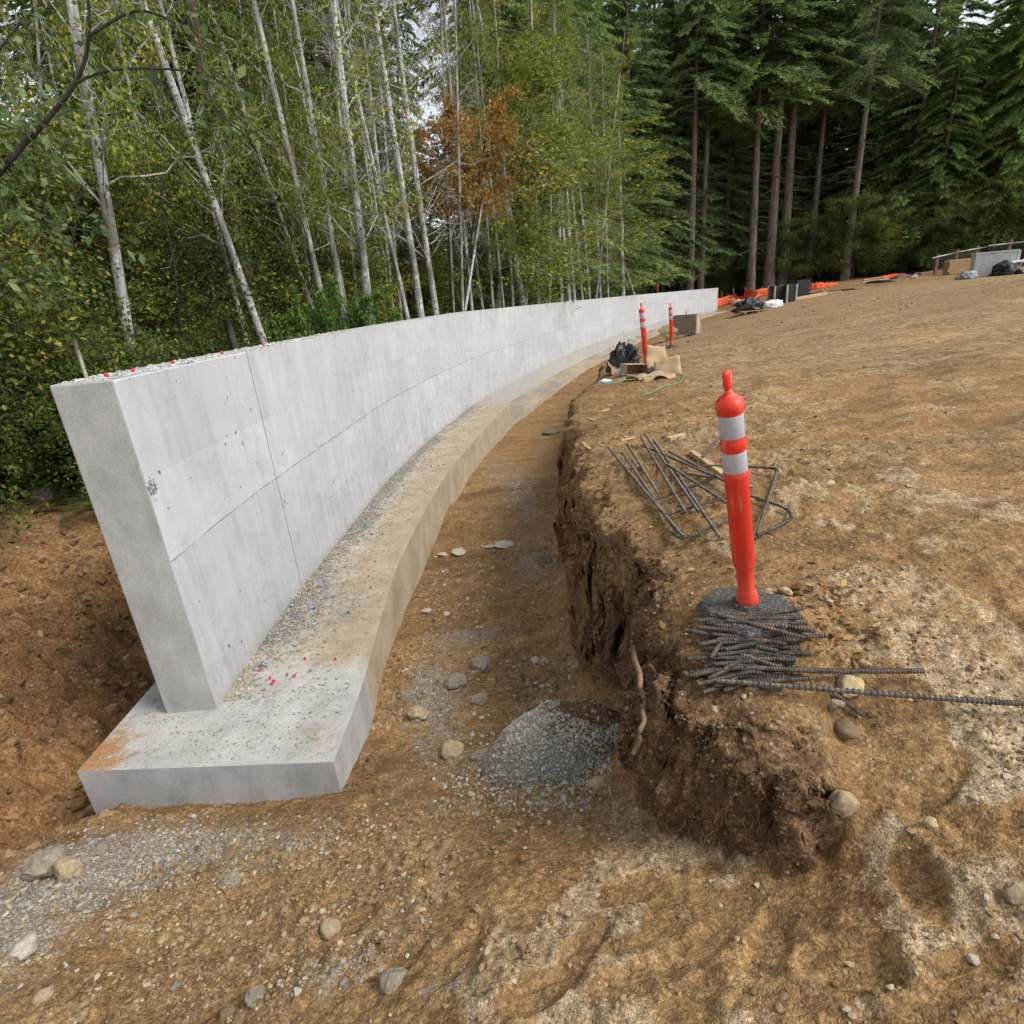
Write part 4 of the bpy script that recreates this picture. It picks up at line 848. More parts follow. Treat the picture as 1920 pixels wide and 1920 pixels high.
def stone(px, py, w, h, mat, label, seed, ang=0.6, flat=None, group=None, name='stone', sink=0.62):
    p = gp(px, py + h * 0.35); a = px2m(w, p) / 2; c = px2m(h, p) / 2 if flat is None else flat
    o = link(name, rock_mesh(name, seed, mat, 0.34, max(ang, 0.55) if 'round' not in label else 0.1), None, p + np.array([0, 0, c * (1 - sink)]), (random.uniform(-.2, .2), random.uniform(-.2, .2), random.random() * 6), (a, a * random.uniform(.75, 1.0), c))
    return tag(o, label, 'stone' if name != 'concrete_lump' else 'concrete lump', group)
ST = [(1590, 1278, 56, 46, M_yel, 'yellowish angular stone touching the long steel bar', 0.75, 'stone'), (1578, 1502, 54, 46, M_tan, 'round tan speckled stone in the dirt slope', 0.0, 'stone'), (1586, 1362, 46, 30, M_brown, 'half buried brown stone between the bars and the round stone', 0.2, 'stone'),
      (1908, 1667, 52, 44, M_tan, 'tan stone half buried in the pale sand at the right', 0.2, 'stone'), (905, 1237, 50, 34, M_grey, 'rough grey concrete lump in the middle of the trench', 0.5, 'concrete_lump'), (858, 1271, 42, 28, M_grey, 'rough grey brown concrete lump with a tan stone stuck on it', 0.4, 'concrete_lump'),
      (1006, 1236, 20, 18, M_pale, 'small white stone touching a tan pebble in the trench', 0.6, 'stone'), (1024, 1237, 22, 17, M_tan, 'tan pebble touching a small white stone in the trench', 0.1, 'stone'), (785, 1335, 44, 24, M_tan, 'tan soil clod beside the footing corner', 0.4, 'stone'), (850, 1402, 46, 26, M_tan, 'tan clod just left of the gravel mound', 0.4, 'stone'), (900, 1307, 34, 18, M_grey, 'flat grey chip of concrete behind the gravel mound', 0.7, 'concrete_lump'),
      (50, 1768, 54, 38, M_pale, 'pale rounded stone in the dirt near the gravel', 0.2, 'stone'), (84, 1612, 78, 50, M_grey, 'large lump of crumbled grey concrete in the gravel', 0.3, 'concrete_lump'), (132, 1620, 48, 58, M_tan, 'upright tan broken lump beside the crumbled concrete', 0.7, 'concrete_lump'), (190, 1590, 30, 22, M_grey, 'fist sized grey lump behind the upright tan lump', 0.5, 'concrete_lump'),
      (1023, 1050, 34, 15, M_darkst, 'dark flat clod lying by the foot of the bank', 0.3, 'stone'), (1032, 808, 34, 13, M_darkst, 'dark slab poking from the bank into the trench', 0.6, 'stone'), (1440, 1108, 24, 14, M_tan, 'tan pebble behind the black rubber base', 0.2, 'stone'), (1474, 1106, 28, 14, M_yel, 'flat pale stone behind the black rubber base', 0.3, 'stone'),
      (1620, 1240, 26, 14, M_tan, 'tan stone behind the long steel bar', 0.3, 'stone'), (1570, 1312, 30, 18, M_tan, 'small tan stone in front of the yellowish one', 0.2, 'stone'), (1560, 1322, 18, 14, M_darkst, 'dark pebble in front of the yellowish stone', 0.1, 'stone'), (905, 1412, 40, 26, M_grey, 'grey lump against the left foot of the gravel mound', 0.4, 'concrete_lump'), (1745, 1540, 26, 18, M_yel, 'small cream stone right of the round tan stone', 0.1, 'stone'),
      (480, 1860, 40, 28, M_grey, 'larger grey lump in the concrete crumbs', 0.4, 'concrete_lump'), (430, 1895, 36, 26, M_brown, 'brown stone among the concrete crumbs', 0.3, 'stone'), (740, 1835, 62, 34, M_grey, 'wide crumbled grey lump in the boot printed dirt', 0.3, 'concrete_lump'), (430, 1600, 42, 18, M_brown, 'flat brown stone in the gravel beside the footing', 0.4, 'stone'), (435, 1645, 38, 24, M_grey, 'grey gritty lump near the flat brown stone', 0.5, 'concrete_lump'), (332, 1845, 22, 26, M_grey, 'smooth grey oval pebble standing in the dirt', 0.0, 'stone'),
      (85, 1860, 36, 26, M_tan, 'cream stone in the soft dirt below the pale rounded stone', 0.2, 'stone'), (1310, 1135, 2, 2, M_tan, None, 0, None), (620, 1735, 40, 30, M_tan, 'tan crumbling clod on the foreground slope', 0.3, 'stone'), (1825, 1795, 22, 18, M_pale, 'small pale pebble in the sandy ridge', 0.1, 'stone'), (1120, 1465, 30, 18, M_yel, 'crumbled yellow clod at the foot of the gravel mound', 0.3, 'stone'),
      (1255, 628, 38, 30, M_yel, 'yellow angular boulder in front of the brown form box', 0.85, 'boulder')]
for k, (px, py, w, h, m, lab, ang, nm) in enumerate(ST):
    if lab: stone(px, py, w, h, m, lab, 300 + k, ang, name=nm, sink=0.1 if nm == 'boulder' else 0.35 if k < 2 else 0.62)
for k, (px, py, w, h, a) in enumerate([(862, 1036, 40, 16, .3), (918, 1026, 24, 10, 1.0), (947, 1023, 42, 11, .1), (830, 1040, 26, 12, .6), (838, 1152, 20, 9, .4), (800, 1147, 24, 10, .9), (470, 1478, 20, 8, .8)]):
    p = gp(px, py); a_ = px2m(w, p) / 2
    o = link('concrete_chip', rock_mesh('concrete_chip', 400 + k, M_pale, 0.3, 0.85), None, p + np.array([0, 0, 0.012]), (0.1, 0.1, a * 3), (a_, a_ * 0.7, 0.018)); tag(o, 'flat whitish flake of broken concrete lying in the trench dirt', 'concrete chip', 'flat concrete flakes in the trench')

# loose grit and crumbs
def scatter(name, pts, size, mat, seed, flat=0.7, up=0.2):
    r = np.random.default_rng(seed); n = len(pts)
    B = ICOV[None] * (1 + 0.28 * r.normal(size=(n, len(ICOV), 1)).clip(-1.5, 1.5)) ; sc = size[:, None] * np.stack([0.75 + 0.5 * r.random(n), 0.75 + 0.5 * r.random(n), flat * (0.7 + 0.5 * r.random(n))], -1)
    B = B * sc[:, None, :]; a = r.random(n) * 6.283; c, s = np.cos(a)[:, None], np.sin(a)[:, None]
    V = np.stack([B[..., 0] * c - B[..., 1] * s, B[..., 0] * s + B[..., 1] * c, B[..., 2]], -1) + pts[:, None, :]; V[..., 2] += (size * up)[:, None]
    F = (ICOF[None] + (np.arange(n) * len(ICOV))[:, None, None]).reshape(-1, 3)
    me = mesh_np(name, V.reshape(-1, 3), F, [mat], rnd=np.repeat(r.random(n), len(ICOF)), smooth=False); return me
def grit_mat(name, stops):
    t = NT(name); c = t.ramp(t.n('Attribute', attribute_name='rnd').outputs['Fac'], stops); c = t.mix(0.5, c, t.ramp(t.noise(90.0, t.pos(), 4, 0.7), [(0.3, 0.6), (0.7, 1.3)]), 'MULTIPLY'); t.bsdf(c, 0.92, None, 0.15); return t.m
M_gravel = grit_mat('gravel_grit', [(0.0, (0.21, 0.195, 0.165)), (0.4, (0.32, 0.30, 0.255)), (0.66, (0.41, 0.385, 0.33)), (0.76, (0.52, 0.495, 0.43)), (0.80, (0.34, 0.25, 0.15)), (1.0, (0.42, 0.33, 0.20))])
M_hole = grit_mat('hole_clod', [(0.0, (0.13, 0.075, 0.036)), (0.6, (0.21, 0.125, 0.06)), (0.93, (0.30, 0.19, 0.10)), (1.0, (0.42, 0.36, 0.27))])
M_face = grit_mat('face_crumb', [(0.0, (0.08, 0.045, 0.022)), (0.6, (0.15, 0.09, 0.045)), (0.96, (0.22, 0.14, 0.075)), (1.0, (0.36, 0.31, 0.24))])
M_mound = grit_mat('mound_grit', [(0.0, (0.28, 0.26, 0.215)), (0.5, (0.39, 0.365, 0.305)), (0.85, (0.48, 0.45, 0.38)), (1.0, (0.6, 0.57, 0.49))])
M_crumb = grit_mat('soil_crumb', [(0.0, (0.20, 0.125, 0.06)), (0.55, (0.31, 0.215, 0.115)), (0.88, (0.41, 0.315, 0.19)), (0.98, (0.5, 0.43, 0.31)), (1.0, (0.36, 0.35, 0.32))])
M_white = grit_mat('white_chips', [(0.0, (0.34, 0.335, 0.32)), (1.0, (0.58, 0.575, 0.56))])
r3 = np.random.default_rng(99)
def visible_pts(n, x0, x1, y0, y1, dens=None, seed=0):
    r = np.random.default_rng(seed); x = x0 + (x1 - x0) * r.random(n); y = y0 + (y1 - y0) * r.random(n); k = np.ones(n, bool)
    if dens is not None: k = r.random(n) < dens(x, y)
    x, y = x[k], y[k]; z = H(x, y); s, _, _ = sdist(BANK, x, y); ok = ~((np.abs(s) < 0.16) & (y < 14) & (x < 1.2)); infoot = (x > -3.06) & (x < np.interp(y, toe[:, 1], toe[:, 0])) & (y > 2.95) & (y < 16)
    ok &= ~infoot; return np.stack([x, y, z], -1)[ok]
clumpy = lambda x, y: np.clip(0.06 + 0.94 * crumbly(x, y) * (0.55 + 0.45 * fbm(x * 6, y * 6, seed=202, octv=2)), 0, 1)
pc = np.concatenate([visible_pts(36000, -2.9, 1.9, 0.8, 2.6, clumpy, 1), visible_pts(10000, -1.3, 0.6, 2.6, 7.0, clumpy, 2), visible_pts(12000, 0.45, 5.5, 1.5, 7.5, lambda x, y: 0.6 * clumpy(x, y), 3), visible_pts(5000, -5.5, -3.0, 2.0, 6.0, clumpy, 4), visible_pts(6500, 1.5, 16.0, 6.0, 24.0, lambda x, y: 0.7 * clumpy(x, y), 14)])
sz = 0.0028 + 0.012 * r3.random(len(pc)) ** 4.5; sz = sz * np.clip(0.75 + pc[:, 1] * 0.10, 0.8, 2.2)
tag(link('soil_crumbs', scatter('soil_crumbs', pc, sz, M_crumb, 5)), 'loose pale soil crumbs and pebbles strewn over the dirt', 'soil', kind='stuff')
gm_ = lambda x, y: np.clip(gravel_mask(x, y) * 1.3 - 0.12, 0, 1) * np.clip(0.6 + 0.7 * fbm(x * 3, y * 3, seed=203, octv=2), 0.05, 1)
pg = np.concatenate([visible_pts(20000, -3.4, -0.9, 1.3, 2.96, gm_, 6), visible_pts(16000, -1.3, 0.7, 2.8, 11.0, gm_, 7), visible_pts(2500, -1.0, 0.3, 1.0, 1.7, gm_, 8)])
sg = 0.0025 + 0.014 * r3.random(len(pg)) ** 6
ph = visible_pts(2600, -5.6, -3.05, 2.2, 6.2, None, 31); tag(link('hole_clods', scatter('hole_clods', ph, 0.008 + 0.045 * r3.random(len(ph)) ** 4, M_hole, 33, 0.8, -0.2)), 'brown soil clods in the hollow left of the footing', 'soil', kind='stuff')
tag(link('grey_gravel', scatter('grey_gravel', pg, sg, M_gravel, 9)), 'grey crushed gravel spread beside the footing and along the trench', 'gravel', kind='stuff')
# gravel on the footing
n = 6500; yy = 3.7 + 12.2 * r3.random(n) ** 1.5; pw, nw = wall_at(wall_s_of_y(yy)); off = np.abs(r3.normal(size=n)) * (0.20 + 0.12 * vnoise(yy * 1.3, yy * 0, seed=8)) + 0.01
off = np.where(r3.random(n) < 0.22, 0.95 * r3.random(n), off); off = np.clip(off, 0.01, 0.96); pf = np.stack([pw[:, 0] - nw[:, 0] * off, pw[:, 1] - nw[:, 1] * off, np.zeros(n) + 0.001], -1)
sf = (0.004 + 0.013 * r3.random(n) ** 3) * np.clip(1.2 - off * 0.5, 0.6, 1.2)
n4 = 1500; pf2 = np.stack([-2.95 + 1.6 * r3.random(n4), 3.05 + 0.75 * r3.random(n4), np.full(n4, 0.001)], -1); ok = ~((pf2[:, 0] > -2.74) & (pf2[:, 0] < -2.3) & (pf2[:, 1] > 3.58)); pf = np.concatenate([pf, pf2[ok]]); sf = np.concatenate([sf, 0.002 + 0.007 * r3.random(ok.sum()) ** 3])
tag(link('footing_gravel', scatter('footing_gravel', pf, sf, M_gravel, 10)), 'grey gravel and concrete crumbs lying on the footing beside the wall', 'gravel', kind='stuff')
# broken crust along the near wall top
n = 900; st_ = 0.02 + 5.5 * r3.random(n) ** 1.3; pw, nw = wall_at(st_); off = 0.02 + 0.35 * r3.random(n); pt = np.stack([pw[:, 0] + nw[:, 0] * off, pw[:, 1] + nw[:, 1] * off, np.full(n, 2.44)], -1)
tag(link('concrete_crust', scatter('concrete_crust', pt, 0.004 + 0.020 * r3.random(n) ** 3, M_white, 12, 0.5)), 'whitish broken crust of concrete lying along the wall top', 'concrete crumbs', kind='stuff')

# plastic form tie caps
M_red = simple_mat('red_plastic', (0.55, 0.035, 0.04), 0.45, 0.15, 10, 0, spec=0.5); M_blue = simple_mat('blue_plastic', (0.03, 0.14, 0.50), 0.45, 0.15, 10, 0, spec=0.5)
def cap_mesh(mat):
    mb = MB(); mb.lathe([(0.0, 0.0), (0.013, 0.0), (0.014, 0.004), (0.009, 0.022), (0.006, 0.024), (0.005, 0.010), (0.0, 0.010)], 12); return mb.mesh('tie_cap', mat)
CR, CB = cap_mesh(M_red), cap_mesh(M_blue)
for k in range(34):
    y = 3.85 + 7.5 * random.random() ** 1.2; pw_, nw_ = wall_at(wall_s_of_y(y)); o_ = 0.12 + 0.7 * random.random(); blue = k % 3 == 0
    q = pw_ - nw_ * o_; b = link('tie_cap', CB if blue else CR, None, (q[0], q[1], 0.014), (random.uniform(0.9, 1.9), random.random() * 3, random.random() * 6), random.uniform(0.65, 0.95))
    tag(b, ('small blue' if blue else 'small red') + ' plastic cap lying in the gravel on the footing', 'plastic cap', ('blue' if blue else 'red') + ' plastic caps on the footing')
for s in (0.14, 0.42, 0.95, 1.75, 2.55):
    pw_, nw_ = wall_at(s); q = pw_ + nw_ * 0.12; tag(link('tie_cap', CR, None, (q[0], q[1], 2.455), (0.7, 0.4, s * 3), 0.95), 'red plastic cap sitting on top of the wall', 'plastic cap', 'red plastic caps on the wall top')
for px, py in ((748, 1237), (945, 1050), (860, 1120)):
    p = gp(px, py); tag(link('tie_cap', CR if px != 945 else CB, None, p + np.array([0, 0, 0.012]), (1.3, 0.3, px)), 'stray plastic cap lying in the trench dirt', 'plastic cap', 'stray caps in the trench')

# gravel mound in the trench
mc = P(1078, 1436, -0.06); gn = 90; gx2, gy2 = np.meshgrid(np.linspace(-1, 1, gn), np.linspace(-1, 1, gn)); rr = np.hypot(gx2, gy2)
hx, hy = 0.60, 0.40; prof = np.clip(1 - rr ** 3.4, -0.3, 1)
wx, wy = mc[0] + gx2 * hx, mc[1] + 0.12 + gy2 * hy; mz = -0.18 + 0.39 * prof + 0.03 * fbm(wx * 7, wy * 7, seed=301, octv=3) * np.clip(prof + .2, 0, 1)
ii = (np.arange(gn - 1)[:, None] * gn + np.arange(gn - 1)[None, :]).ravel()
t = NT('mound_gravel'); pp = t.pos(); v1 = t.n('TexVoronoi', {'Vector': pp, 'Scale': 85.0}); vc = t.n('SeparateColor', {'Color': v1.outputs['Color']}).outputs[0]
gcol = t.mix(t.ramp(v1.outputs['Distance'], [(0.3, 0.0), (0.62, 0.9)]), t.ramp(vc, [(0, (0.28, 0.26, 0.215)), (0.6, (0.40, 0.375, 0.315)), (1, (0.55, 0.52, 0.44))]), (0.24, 0.205, 0.165))
dd = t.n('VectorMath', {0: pp, 1: (float(mc[0] + 0.2), float(mc[1] + 0.26), 0.2)}, operation='DISTANCE').outputs['Value']
gcol = t.mix(t.n('MapRange', {0: t.math('ADD', dd, t.math('MULTIPLY', t.noise(9.0, pp, 5), 0.25)), 1: 0.60, 2: 0.46}).outputs[0], gcol, t.ramp(t.noise(30.0, pp, 5, 0.7), [(0.3, (0.13, 0.07, 0.035)), (0.7, (0.24, 0.145, 0.08))]))
t.bsdf(gcol, 0.92, t.bump(t.math('SUBTRACT', 0.6, v1.outputs['Distance']), 0.9, 0.015), 0.15)
mound = thing('gravel_mound', 'rounded mound of grey pebbly concrete slumped against the dirt bank', 'gravel mound', (mc[0], mc[1] + 0.12, -0.15))
inv = Matrix.Translation((-mc[0], -mc[1] - 0.12, 0.15))
spill = visible_pts(9000, mc[0] - 0.95, mc[0] + 0.5, mc[1] - 0.75, mc[1] + 0.7, lambda x, y: np.clip(1.25 * np.exp(-(((x - mc[0]) / 0.62) ** 2 + ((y - mc[1]) / 0.46) ** 2) ** 1.5 * 0.7) - 0.1, 0, 1), 41)
o = link('mound_body', mesh_np('mound_body', np.stack([wx, wy, mz], -1).reshape(-1, 3), np.stack([ii, ii + 1, ii + 1 + gn, ii + gn], -1), [t.m], smooth=True), mound); o.matrix_parent_inverse = inv
n = 6500; a_ = r3.random(n) * 6.283; q_ = np.sqrt(r3.random(n)) * 1.0; px_, py_ = q_ * np.cos(a_), q_ * np.sin(a_); keep = ~((np.hypot(px_ - 0.36, (py_ - 0.32)) < 0.46) & (r3.random(n) < 0.93)); px_, py_ = px_[keep], py_[keep]
X_, Y_ = mc[0] + px_ * hx, mc[1] + 0.12 + py_ * hy; Z_ = -0.18 + 0.39 * np.clip(1 - np.hypot(px_, py_) ** 3.4, -.3, 1) + 0.03 * fbm(X_ * 7, Y_ * 7, seed=301, octv=3) * np.clip(1.2 - np.hypot(px_, py_) ** 3.4, 0, 1)
o = link('mound_pebbles', scatter('mound_pebbles', np.stack([X_, Y_, Z_], -1), 0.004 + 0.009 * r3.random(len(X_)) ** 2.6, M_mound, 14, 0.8, 0.1), mound); o.matrix_parent_inverse = inv; o['kind'] = 'stuff'

tag(link('spilled_pebbles', scatter('spilled_pebbles', spill, 0.003 + 0.012 * r3.random(len(spill)) ** 4, M_mound, 43)), 'grey pebbles spilled round the foot of the gravel mound', 'pebbles', kind='stuff')
fv = np.nonzero((face > 0.35) & (Yw < 6.5))[0]; fv = r3.choice(fv, 3800); fpts = np.stack([Xw[fv] - ex3[fv] * 0.004, Yw[fv] - ey3[fv] * 0.004, Z[fv]], -1)
tag(link('bank_crumbs', scatter('bank_crumbs', fpts, 0.003 + 0.011 * r3.random(len(fpts)) ** 4, M_face, 47, 0.9, 0.0)), 'crumbling brown soil clods on the cut face of the bank', 'soil', kind='stuff')
pd = visible_pts(800, 1.8, 22.0, 6.0, 38.0, None, 61); tag(link('pad_clods', scatter('pad_clods', pd, (0.006 + 0.04 * r3.random(len(pd)) ** 5) * np.clip(pd[:, 1] / 14, 0.6, 1.6), M_hole, 63, 0.6, 0.1)), 'dark soil clods scattered over the graded pad', 'soil', kind='stuff')
tr = visible_pts(2600, -1.2, 0.55, 2.9, 12.0, lambda x, y: np.clip(0.15 + 0.9 * fbm(x * 2.5, y * 1.2, seed=221, octv=3), 0, 1), 51)
tag(link('trench_rubble', scatter('trench_rubble', tr, 0.007 + 0.024 * r3.random(len(tr)) ** 3, M_gravel, 53, 0.55, 0.0)), 'angular grey and tan rubble strewn along the trench floor', 'rubble', kind='stuff')
# ------------------------------------------------------------------ delineator posts
def vinyl_mat():
    t = NT('orange_vinyl'); o = t.obj(); c = t.ramp(t.noise(14.0, t.mapping(o, (1.5, 1.5, 0.25)), 6, 0.7), [(0.35, (0.62, 0.028, 0.012)), (0.58, (0.74, 0.045, 0.022)), (0.70, (0.76, 0.16, 0.11))])
    dirt = t.n('MapRange', {0: t.math('ADD', t.n('SeparateXYZ', {'Vector': o}).outputs[2], t.math('MULTIPLY', t.noise(9.0, o, 5, 0.7), 0.6)), 1: 0.62, 2: 0.25}).outputs[0]
    c = t.mix(t.math('MULTIPLY', dirt, 0.22), c, (0.34, 0.20, 0.11))
    scr = t.ramp(t.noise(30.0, t.mapping(o, (1.4, 1.4, 0.12), (2, 1, 0)), 5, 0.75), [(0.60, 0.0), (0.68, 0.6)]); c = t.mix(scr, c, (0.72, 0.30, 0.24))
    t.bsdf(c, 0.48, t.bump(t.noise(60.0, o, 3), 0.1, 0.003), 0.4); return t.m
M_vin = vinyl_mat()
t = NT('reflective_band'); o_ = t.obj(); c_ = t.ramp(t.noise(40.0, o_, 5, 0.7), [(0.3, (0.36, 0.36, 0.38)), (0.7, (0.50, 0.50, 0.52))])
w_ = t.n('TexBrick', {'Vector': t.mapping(o_, (1, 1, 1)), 'Color1': (1, 1, 1, 1), 'Color2': (0.93, 0.93, 0.93, 1), 'Mortar': (0.75, 0.75, 0.77, 1), 'Scale': 30.0, 'Mortar Size': 0.02})
t.bsdf(t.mix(0.5, c_, w_.outputs[0], 'MULTIPLY'), 0.4, None, 0.5); M_band = t.m
t = NT('black_rubber'); o_ = t.obj(); c_ = t.ramp(t.noise(120.0, o_, 4, 0.75), [(0.40, (0.03, 0.03, 0.03)), (0.54, (0.08, 0.077, 0.073)), (0.66, (0.32, 0.29, 0.25))]); t.bsdf(c_, 0.8, t.bump(t.noise(150.0, o_, 3), 0.6, 0.005), 0.3); M_rub = t.m
def post_meshes():
    mb = MB(); mb.lathe([(0.0, 0.0), (0.0458, 0.0), (0.0466, 0.045), (0.0405, 0.075), (0.0343, 0.095), (0.0352, 0.19), (0.0405, 0.212), (0.0458, 0.23), (0.0462, 0.63), (0.0510, 0.645), (0.0510, 0.655), (0.0453, 0.667), (0.0453, 0.755), (0.0493, 0.772), (0.0506, 0.785), (0.0475, 0.800), (0.0453, 0.812),
                         (0.0453, 0.905), (0.0484, 0.915), (0.0532, 0.930), (0.0537, 0.942), (0.0484, 0.957), (0.0370, 0.968), (0.0229, 0.976), (0.0150, 0.986), (0.0123, 0.996), (0.0, 0.998)], 28); tube = mb.mesh('post_tube', M_vin)
    bm_ = [];
    for z0, z1 in ((0.668, 0.754), (0.813, 0.904)):
        mb = MB(); mb.lathe([(0.0456, z0), (0.0462, z0 + 0.002), (0.0462, z1 - 0.002), (0.0456, z1)], 28); bm_.append(mb.mesh('reflective_band', M_band))
    mb = MB(); mb.lathe([(0.012, 0.99), (0.0125, 0.999), (0.0175, 1.008), (0.0205, 1.02), (0.0195, 1.036), (0.0205, 1.05), (0.017, 1.063), (0.009, 1.069), (0.0, 1.07)], 20); mb.v = [(x * 1.05, y * 0.72, z) for x, y, z in mb.v]; hd = mb.mesh('handle_grip', M_vin)
    mb = MB(); n = 8
    for r_, z in ((0.215, 0.0), (0.215, 0.022), (0.195, 0.045), (0.075, 0.052), (0.07, 0.07), (0.0, 0.07)):
        for k in range(n): mb.v.append((r_ * math.cos(k * math.pi / 4 + .39), r_ * math.sin(k * math.pi / 4 + .39), z))
    for i_ in range(5):
        for k in range(n): mb.f.append([i_ * n + k, i_ * n + (k + 1) % n, (i_ + 1) * n + (k + 1) % n, (i_ + 1) * n + k]); mb.m.append(0); mb.sm.append(False)
    return tube, bm_, hd, mb.mesh('rubber_base', M_rub)
PT = post_meshes()
def post(base, top, label, h=1.07, base_on=True, spin=0.6):
    b = Vector([float(v) for v in base]); d = (Vector([float(v) for v in top]) - b); o = thing('delineator_post', label, 'traffic post', b, None, 'orange delineator posts', h / 1.07)
    tilt = link('post_tube', PT[0], o, (0, 0, 0.05)); tilt.rotation_mode = 'QUATERNION'; qn = Vector((0, 0, 1)).rotation_difference(d.normalized()); tilt.rotation_quaternion = qn
    for me in PT[1]: link('reflective_band', me, tilt)
    link('handle_grip', PT[2], tilt, rot=(0, 0, spin))
    if base_on: link('rubber_base', PT[3], o)
    return o
pb = gp(1401, 1150); pb[2] -= 0.005; POST1 = post(pb, PY(1358, 690, pb[1] - 0.12), 'leaning orange post on a black rubber base beside the rebar pile', 1.09)
p2_ = gp(1212, 692); pt_ = PY(1202, 573, p2_[1]); post(p2_, pt_, 'orange post standing in the heap of cardboard and plastic', float(pt_[2] - p2_[2]))
p3_ = gp(1259, 652); p3_ = p3_ * 1.0; pt_ = PY(1257, 572, p3_[1]); post(p3_, pt_, 'orange post behind the yellow boulder', min(1.3, float(pt_[2] - p3_[2])))
p4_ = PY(1287, 600, 46.0); p4_[2] = h1(p4_[0], p4_[1]); pt_ = PY(1287, 585, 46.0); post(p4_, pt_, 'small distant orange post peeking over the form box', float(max(0.9, pt_[2] - p4_[2])))

# ------------------------------------------------------------------ rebar
t = NT('rebar_steel'); o_ = t.obj(); c_ = t.ramp(t.noise(25.0, o_, 6, 0.7), [(0.3, (0.035, 0.032, 0.03)), (0.45, (0.075, 0.068, 0.063)), (0.56, (0.14, 0.115, 0.09)), (0.68, (0.25, 0.16, 0.085))]); t.bsdf(c_, 0.55, t.bump(t.noise(120.0, o_, 3), 0.3, 0.002), 0.5, 0.35); M_bar = t.m
def bar_mesh(pts, r=0.0085, n=8):
    p = np.asarray(pts, float); L = np.linalg.norm(np.diff(p, axis=0), axis=1).sum(); m = max(8, int(L / 0.0038)); path = bezier_path(p, m) if len(p) > 2 else p[0] + (p[1] - p[0]) * np.linspace(0, 1, m)[:, None]
    rad = np.where(np.arange(m) % 3 == 0, r * 1.3, r * 0.9); rad[0] = rad[-1] = r * 0.8
    mb = MB(); mb.tube(path, rad, n, smooth=False); return mb.mesh('steel_bar', M_bar)
short = [bar_mesh([(-L / 2, 0, 0), (L / 2, 0, 0)]) for L in (0.24, 0.29, 0.34, 0.38)]
r4 = np.random.default_rng(17); q_n = 54
for k in range(q_n):
    py = 1146 + (1288 - 1146) * ((k + 0.5) / q_n) ** 0.9; px = 1408 + r4.normal() * 24 + (14 if py < 1190 else -8); p = gp(px, py) if py > 1195 else P(px, py, 1.33); g = h1(p[0], p[1])
    db = math.hypot(p[0] - pb[0], p[1] - pb[1]); lay = (0.052 if db < 0.17 else 0.052 * max(0, 1 - (db - 0.17) / 0.06)) + 0.006 + 0.0165 * (k % 2)
    yaw = r4.normal() * 0.26 - 0.03 + (0.5 if k % 9 == 3 else 0) - (0.45 if k % 13 == 5 else 0)
    o = link('steel_bar', short[int(r4.integers(0, 4))], None, (p[0], p[1], g + lay), (0, r4.normal() * 0.03, yaw)); tag(o, 'short ribbed steel bar in the pile at the rubber base', 'rebar', 'short bars in the rebar pile')
def bar_px(pts, label, group=None, r=0.0085, z=1.3, dz=0.0, name='steel_bar', mat=None):
    w = []
    for px, py in pts: q = P(px, py, z); w.append(q)
    w = np.array(w); f_ = bezier_path(w, 40) if len(w) > 2 else w[0] + (w[-1] - w[0]) * np.linspace(0, 1, 40)[:, None]; A_ = np.column_stack([f_[:, :2], np.ones(40)]); hh = H(f_[:, 0], f_[:, 1]); cf = np.linalg.lstsq(A_, hh, rcond=None)[0] if len(w) > 2 else None
    w[:, 2] = (np.column_stack([w[:, :2], np.ones(len(w))]) @ cf + np.quantile(hh - A_ @ cf, 0.95)) if cf is not None else (hh[[0, -1]] + np.quantile(hh - np.linspace(hh[0], hh[-1], 40), 0.95)); w[:, 2] += r + dz; o0 = w[0].copy(); return tag(link(name, bar_mesh(w - o0, r), None, o0), label, 'rebar', group)
bar_px([(1345, 1249), (1920, 1262), (2050, 1266)], 'longest ribbed bar running out from the pile over the dirt', dz=0.035, r=0.0095)
bar_px([(1400, 1238), (1560, 1224), (1742, 1211)], 'ribbed bar slanting up out of the pile across the dirt', dz=0.04, r=0.0095)
bar_px([(1570, 1238), (1634, 1247)], 'short bar lying between the two long bars', dz=0.02)
C3 = lambda c: [(1100 + x / 4.571, 800 + y / 4.573) for x, y in c]
MAT = [([(185, 265), (820, 1030)], 0.0), ([(305, 335), (775, 965)], 0.005), ([(350, 250), (610, 690)], 0.0), ([(465, 200), (840, 880)], 0.005), ([(500, 190), (955, 885)], 0.012), ([(580, 240), (1130, 1070)], 0.0), ([(690, 480), (1195, 790)], 0.02), ([(700, 340), (1190, 655)], 0.02), ([(850, 540), (1065, 600)], 0.015)]
for pts, dz in MAT: bar_px(C3(pts), 'straight dark bar in the loose rebar mat on the pad', 'straight bars of the rebar mat', dz=dz + 0.01)
bar_px(C3([(470, 260), (800, 440), (1040, 575), (1065, 600), (1030, 628), (800, 675), (490, 742)]), 'bar bent back sharply on itself in the rebar mat', dz=0.035)
bar_px(C3([(665, 858), (1195, 752)]), 'crosswise bar lying over the straight ones of the mat', dz=0.035)
bar_px(C3([(700, 940), (780, 985), (860, 1003), (1215, 950)]), 'hooked bar along the near edge of the rebar mat', dz=0.03)
bar_px(C3([(985, 478), (1300, 495), (1560, 512), (1612, 530), (1600, 600), (1450, 1060)]), 'long bar bent into a square corner behind the orange post', dz=0.02)
bar_px(C3([(1200, 690), (1420, 745), (1680, 820), (1735, 870), (1710, 920), (1450, 1040)]), 'bar bent into a rounded corner right of the orange post', dz=0.012)
bar_px(C3([(985, 455), (1160, 190)]), 'grey bar crossing the loose timber offcut', dz=0.05)
